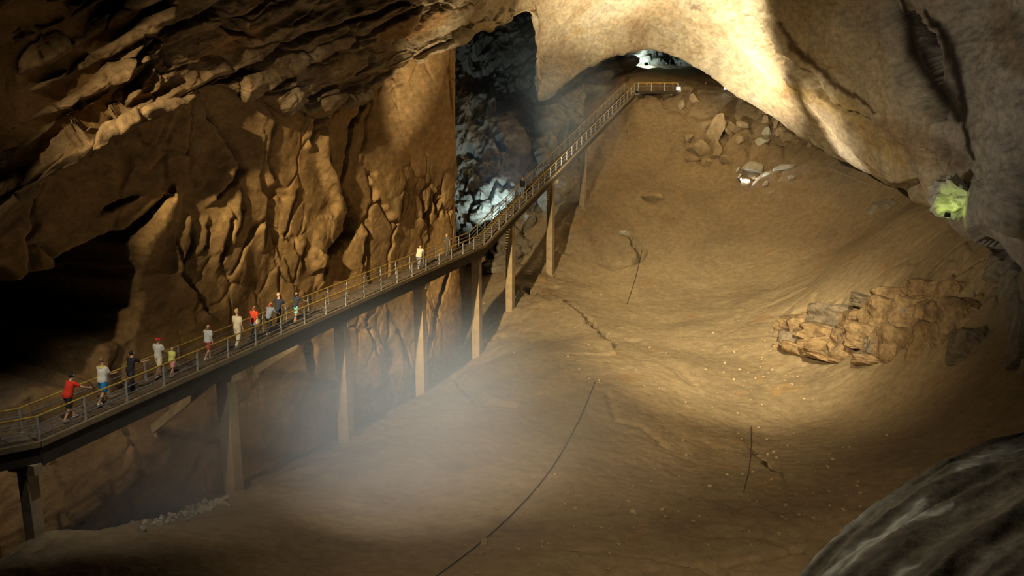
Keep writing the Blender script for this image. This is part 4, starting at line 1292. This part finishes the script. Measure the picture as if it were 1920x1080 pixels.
        rm = o.modifiers.new('melt', 'REMESH'); rm.mode = 'VOXEL'; rm.voxel_size = 0.022 * k; rm.use_smooth_shade = True
        sm = o.modifiers.new('smooth', 'SMOOTH'); sm.iterations = 3; sm.factor = 0.5
        return o
    def mid(a, b, t): return J[a].lerp(J[b], t)
    dn = Vector((0, 0, -1)) * k
    hem = J['pel'] + dn * 0.05 * (1 if not skirt else 3)
    tubes = [([(hem, 0.185 * f, 0.150 * f), (J['pel'] - dn * 0.06, 0.178 * f, 0.145 * f), (J['sp'], 0.165 * f, 0.130 * f), (J['ch'], 0.182 * f, 0.135 * f), (mid('ch', 'nb', 0.65), 0.170 * f, 0.115), (J['nb'] - dn * 0.015, 0.085, 0.075)], True)]
    for i in (0, 1):
        s_ = J['sh%d' % i]
        inn = s_.lerp(J['nb'], 0.35)
        if long_sleeve:
            tubes.append(([(inn, 0.075, 0.075), (s_, 0.078, 0.078), (J['el%d' % i], 0.058, 0.058), (mid('el%d' % i, 'wr%d' % i, 0.93), 0.044, 0.044)], False))
        else:
            tubes.append(([(inn, 0.075, 0.075), (s_, 0.078, 0.078), (mid('sh%d' % i, 'el%d' % i, 0.75), 0.070, 0.070)], False))
    garment('shirt', tubes, top)
    tubes = [([(J['pel'] - dn * 0.09, 0.165 * f, 0.135 * f), (J['pel'] + dn * 0.02, 0.180 * f, 0.148 * f), (J['pel'] + dn * 0.11, 0.150 * f, 0.125 * f)], True)]
    for i in (0, 1):
        h_ = J['hip%d' % i]
        if legs == 'trousers':
            tubes.append(([(h_ - dn * 0.05, 0.098 * f, 0.105 * f), (mid('hip%d' % i, 'kn%d' % i, 0.35), 0.098 * f, 0.105 * f), (J['kn%d' % i], 0.080, 0.085), (mid('kn%d' % i, 'an%d' % i, 0.5), 0.072, 0.075), (mid('kn%d' % i, 'an%d' % i, 0.96), 0.062, 0.066)], False))
        else:
            tubes.append(([(h_ - dn * 0.05, 0.098 * f, 0.105 * f), (mid('hip%d' % i, 'kn%d' % i, 0.4), 0.102 * f, 0.110 * f), (mid('hip%d' % i, 'kn%d' % i, 0.85), 0.100 * f, 0.105 * f)], False))
    garment(legs, tubes, bottom)
    for i in (0, 1):
        me_pts = [J['he%d' % i] + Vector((0, -0.02, -0.002)) * k, J['he%d' % i].lerp(J['to%d' % i], 0.5) + Vector((0, 0, 0.012)) * k, J['to%d' % i] + Vector((0, 0.04, 0)) * k]
        skin_object('shoe', me_pts, [(0, 1), (1, 2)], [0.046 * k, 0.048 * k, 0.040 * k], {0}, cloth(shoes, 'shoe%d' % int(sum(shoes) * 100)), root, 1)
    # hair: a cap of scalp that leaves the face free
    bm = bmesh.new(); bmesh.ops.create_uvsphere(bm, u_segments=16, v_segments=10, radius=1)
    lo = -0.8 if hair_long else -0.62
    bmesh.ops.delete(bm, geom=[v for v in bm.verts if v.co.z < lo or (v.co.y > 0.35 and v.co.z < 0.35)], context='VERTS')
    for v in bm.verts:
        c = v.co
        q = hq((c.x * 0.093, 0.0 + c.y * 0.112, 1.640 + c.z * (0.098 if c.z > 0 else (0.20 if hair_long else 0.10))))
        v.co = q
    me = bpy.data.meshes.new('hair'); bm.to_mesh(me); bm.free(); me.materials.append(hair)
    for p in me.polygons: p.use_smooth = True
    o = link('hair', me, None, root)
    sd_ = o.modifiers.new('thick', 'SOLIDIFY'); sd_.thickness = 0.012 * k
    if cap is not None:
        bm = bmesh.new(); bmesh.ops.create_uvsphere(bm, u_segments=18, v_segments=10, radius=1)
        bmesh.ops.delete(bm, geom=[v for v in bm.verts if v.co.z < -0.05], context='VERTS')
        for v in bm.verts:
            c = v.co
            rim = 1.0 + (0.9 * max(0, c.y) ** 3 if c.z < 0.12 else 0)
            v.co = hq((c.x * 0.104, 0.0 + c.y * 0.122 * rim, 1.665 + c.z * 0.085))
        me = bpy.data.meshes.new('cap'); bm.to_mesh(me); bm.free(); me.materials.append(cap)
        for p in me.polygons: p.use_smooth = True
        o = link('cap', me, None, root); sd_ = o.modifiers.new('thick', 'SOLIDIFY'); sd_.thickness = 0.012 * k
    if belt is not None:
        bm = bmesh.new(); bmesh.ops.create_cube(bm, size=1)
        bmesh.ops.bevel(bm, geom=bm.edges[:], offset=0.2, segments=2, affect='EDGES')
        me = bpy.data.meshes.new('shoulder_bag'); bm.to_mesh(me); bm.free(); me.materials.append(belt[1])
        o = link('shoulder_bag', me, None, root); o.scale = (0.14 * k, 0.26 * k, 0.24 * k)
        o.location = (J['hip1'] if belt[0] > 0 else J['hip0']) + Vector((0.17 * belt[0] * k, -0.02, 0.06 * k))
    if collar is not None:
        m_ = MB()
        n0, n1 = J['nb'], J['nk']
        ring = [n0 + Vector((math.cos(a) * 0.115, math.sin(a) * 0.10, 0.0)) * k for a in np.linspace(0, 2 * math.pi, 13)]
        m_.tube(ring, 0.032 * k, 6); m_.build('collar', collar, root, True)
    return root

def on_deck(px_, s, frac=0.5):
    """station on stretch s whose deck point is seen in column px_"""
    ts = np.linspace(0, 1, 600)
    q = np.array([tuple(RE[s].lerp(RE[s + 1], t).lerp(LE[s].lerp(LE[s + 1], t), frac)) for t in ts])
    t = float(ts[np.argmin(np.abs(pix(q)[:, 0] - px_))])
    p = RE[s].lerp(RE[s + 1], t).lerp(LE[s].lerp(LE[s + 1], t), frac)
    return p + Z * 0.015
AZ = math.atan2(dA.y, dA.x) - math.pi / 2
BZ = math.atan2(dB.y, dB.x) - math.pi / 2
red = cloth((0.62, 0.035, 0.02), 'red'); white = cloth((0.62, 0.62, 0.60), 'white'); blue = cloth((0.02, 0.20, 0.50), 'blue'); black = cloth((0.02, 0.02, 0.024), 'black')
lime = cloth((0.62, 0.66, 0.20), 'lime'); pink = cloth((0.72, 0.30, 0.28), 'pink'); greyblue = cloth((0.46, 0.52, 0.60), 'greyblue'); maroon = cloth((0.30, 0.05, 0.07), 'maroon')
cream = cloth((0.74, 0.66, 0.48), 'cream'); ivory = cloth((0.62, 0.58, 0.48), 'ivory'); navy = cloth((0.03, 0.035, 0.06), 'navy'); cyan = cloth((0.22, 0.55, 0.66), 'cyan'); slate = cloth((0.20, 0.23, 0.32), 'slate')
orange_red = cloth((0.66, 0.07, 0.03), 'orangered'); jeans = cloth((0.18, 0.21, 0.28), 'jeans'); yellow = cloth((0.70, 0.62, 0.14), 'yellow'); drab = cloth((0.10, 0.09, 0.075), 'drab')
dark_hair = plain_mat('dark_hair', (0.02, 0.015, 0.012), 0.6); brown_hair = plain_mat('brown_hair', (0.20, 0.11, 0.05), 0.6); fair_hair = plain_mat('fair_hair', (0.48, 0.34, 0.17), 0.6); red_hair = plain_mat('red_hair', (0.24, 0.06, 0.04), 0.6); pale_hair = plain_mat('pale_hair', (0.55, 0.36, 0.28), 0.6)

person(on_deck(133, 1, 0.45), AZ - 0.15, 1.80, 'person in a red top and dark shorts leaning with one hand on the rail', red, black, dark_hair, 'shorts', lean=0.38, armsf=(0.2, 0.85), elbows=(0.3, 0.35), armso=(0.1, 0.55), thighs=(0.45, -0.15), head=(0.2, 0.2), shoes=(0.7, 0.7, 0.68), fat=1.12)
person(on_deck(196, 1, 0.5), AZ, 1.80, 'person in a white shirt with yellow collar and bright blue shorts', white, blue, brown_hair, 'shorts', lean=0.12, armsf=(0.5, 0.4), elbows=(1.0, 1.1), collar=yellow, thighs=(0.3, -0.3), fat=1.15)
person(on_deck(248, 1, 0.5), AZ - 0.1, 1.74, 'person all in black stooping toward the near rail, hardly lit', black, navy, dark_hair, 'trousers', lean=0.3, armsf=(0.3, 0.9), elbows=(0.5, 0.6), armso=(0.1, 0.3), shoes=(0.08, 0.08, 0.08))
person(on_deck(300, 1, 0.72), AZ, 1.72, 'person in a red cap and long white shirt beside the child', white, cream, brown_hair, 'shorts', cap=red, lean=0.08, head=(-0.5, 0.0), armsf=(0.1, 0.35), elbows=(0.3, 0.7), fat=1.0)
person(on_deck(325, 1, 0.4), AZ - 0.1, 1.30, 'child in a white hat, lime yellow top and pink shorts', lime, pink, fair_hair, 'shorts', cap=white, lean=0.1, thighs=(0.3, -0.2), shoes=(0.7, 0.7, 0.68), fat=1.15)
person(on_deck(392, 1, 0.5), AZ, 1.62, 'person in a grey blue shirt and maroon shorts walking alone', greyblue, maroon, brown_hair, 'shorts', lean=0.1, armsf=(0.3, -0.2), thighs=(0.4, -0.35), shoes=(0.7, 0.7, 0.68), fat=1.2)
person(on_deck(448, 1, 0.42), AZ, 1.80, 'fair-haired person all in ivory white, loose shirt and trousers', ivory, ivory, fair_hair, 'trousers', lean=0.05, armsf=(0.1, -0.1), hair_long=True, thighs=(0.25, -0.2), fat=1.05)
person(on_deck(478, 1, 0.55), AZ, 1.66, 'person in an orange red shirt with a pale bag at the hip', orange_red, slate, red_hair, 'trousers', lean=0.15, armsf=(0.4, -0.3), belt=(1, cream), thighs=(0.35, -0.4))
person(on_deck(506, 1, 0.40), AZ, 1.66, 'person in a slate blue shirt stooping behind the ones ahead, dark trousers', slate, black, red_hair, 'trousers', lean=0.42, armsf=(0.7, 0.5), elbows=(0.6, 0.6), shoes=(0.75, 0.75, 0.74))
person(on_deck(524, 1, 0.62), AZ, 1.78, 'bald person in a black shirt and black trousers', navy, black, pale_hair, 'trousers', lean=0.22, armsf=(0.4, 0.5), elbows=(0.5, 0.5), shoes=(0.08, 0.08, 0.08))
person(on_deck(556, 1, 0.45), AZ, 1.62, 'person in a dark top and pale cyan shorts with an arm out to the rail', navy, cyan, dark_hair, 'shorts', lean=0.28, armsf=(0.7, 0.9), elbows=(0.5, 0.2), armso=(0.2, 0.5), shoes=(0.6, 0.6, 0.58))
person(on_deck(786, 1, 0.5), AZ, 1.66, 'person in a cream top and dark trousers, far ahead of the group', cream, slate, fair_hair, 'trousers', lean=0.45, armsf=(0.7, 0.7), elbows=(0.6, 0.6), fat=1.25, head=(0, 0.5))
person(on_deck(838, 1, 0.6), AZ, 1.66, 'dim person in drab clothes standing before the bend', drab, drab, pale_hair, 'trousers', lean=0.05, shoes=(0.1, 0.1, 0.09))
person(on_deck(980, 2, 0.55), BZ + math.pi, 1.72, 'person in a black jacket and blue jeans coming down the stairs', black, jeans, pale_hair, 'trousers', long_sleeve=True, lean=0.03, thighs=(0.1, -0.08), knees=(-0.1, -0.12), shoes=(0.6, 0.6, 0.58))

# ------------------------------------------------------------------ cables
M_CABLE = plain_mat('cable', (0.03, 0.028, 0.025), 0.6, 0, 0.1)
M_CABLE2 = plain_mat('pale_cable', (0.40, 0.36, 0.28), 0.6, 0, 0.1)
def smooth_px(pts, n):
    g = np.array(pts, float)
    return resample(np.stack([g, g], 1), n, 2)[:, 0]
def cable(pts, r, mat, lab, lift=0.04, hit=None):
    q = [ (hit or floor_hit)(a, b) + Vector((0, 0, lift)) for a, b in smooth_px(pts, 60)]
    o = MB().tube(q, r, 5).build('cable', mat, None, True)
    tag(o, lab, 'cable')
cable([(815, 1085), (905, 1016), (985, 940), (1040, 870), (1085, 790), (1116, 716)], 0.028, M_CABLE, 'long dark cable curving over the near mud floor from the bottom edge')
cable([(1204, 470), (1192, 520), (1176, 570)], 0.030, M_CABLE, 'short thin dark wire lying on the slope below the curved crack')
cable([(1408, 800), (1408, 840), (1404, 880), (1394, 925)], 0.016, M_CABLE, 'fine dark wire beside the small groove on the lit floor')
cable([(1560, 318), (1600, 335), (1640, 350), (1680, 353), (1705, 340), (1728, 335), (1750, 346)], 0.030, M_CABLE2, 'thin pale cable looping under the vault toward the green glow', 0.05, surf_hit)

# ------------------------------------------------------------------ mist (real scattering haze over the trench and in the passage)
def mist(name, c, rad, dens, rgb, lab, soft=1.0, nscale=0.25):
    m = bpy.data.materials.new(name)
    m.use_nodes = True
    nt = m.node_tree; N = nt.nodes; L = nt.links
    for n in list(N): N.remove(n)
    out = N.new('ShaderNodeOutputMaterial')
    vs = N.new('ShaderNodeVolumeScatter'); vs.inputs['Color'].default_value = (*rgb, 1); vs.inputs['Anisotropy'].default_value = 0.0
    L.new(vs.outputs[0], out.inputs['Volume'])
    tc = N.new('ShaderNodeTexCoord')
    ln = N.new('ShaderNodeVectorMath'); ln.operation = 'LENGTH'
    L.new(tc.outputs['Object'], ln.inputs[0])
    mr = N.new('ShaderNodeMapRange'); mr.interpolation_type = 'SMOOTHSTEP'
    mr.inputs[1].default_value = 1.0; mr.inputs[2].default_value = 0.0; mr.inputs[3].default_value = 0.0; mr.inputs[4].default_value = 1.0
    L.new(ln.outputs['Value'], mr.inputs[0])
    nz = N.new('ShaderNodeTexNoise'); nz.inputs['Scale'].default_value = 1.6; nz.inputs['Detail'].default_value = 2
    L.new(tc.outputs['Object'], nz.inputs['Vector'])
    m2 = N.new('ShaderNodeMapRange'); m2.inputs[1].default_value = 0.35; m2.inputs[2].default_value = 0.65; m2.inputs[3].default_value = 0.45; m2.inputs[4].default_value = 1.35
    L.new(nz.outputs['Fac'], m2.inputs[0])
    mu = N.new('ShaderNodeMath'); mu.operation = 'MULTIPLY'
    L.new(mr.outputs[0], mu.inputs[0]); L.new(m2.outputs[0], mu.inputs[1])
    mu2 = N.new('ShaderNodeMath'); mu2.operation = 'MULTIPLY'; mu2.inputs[1].default_value = dens
    L.new(mu.outputs[0], mu2.inputs[0]); L.new(mu2.outputs[0], vs.inputs['Density'])
    bm = bmesh.new(); bmesh.ops.create_icosphere(bm, subdivisions=3, radius=1.0)
    me = bpy.data.meshes.new(name); bm.to_mesh(me); bm.free(); me.materials.append(m)
    o = link(name, me); o.location = c; o.scale = rad
    tag(o, lab, 'mist', kind='stuff')
    return o
mist('mist', P(780, 880, 41), (14, 16, 9), 0.105, (0.68, 0.83, 1.0), 'grey mist drifting over the mud below the bridge')
mist('mist', P(360, 910, 37), (8, 12, 5), 0.06, (0.70, 0.84, 1.0), 'thin grey mist in the shaded trench at the near left')
mist('mist', P(1010, 230, 88), (9, 14, 13), 0.022, (0.66, 0.82, 1.0), 'thin haze hanging round the stairs before the side passage')
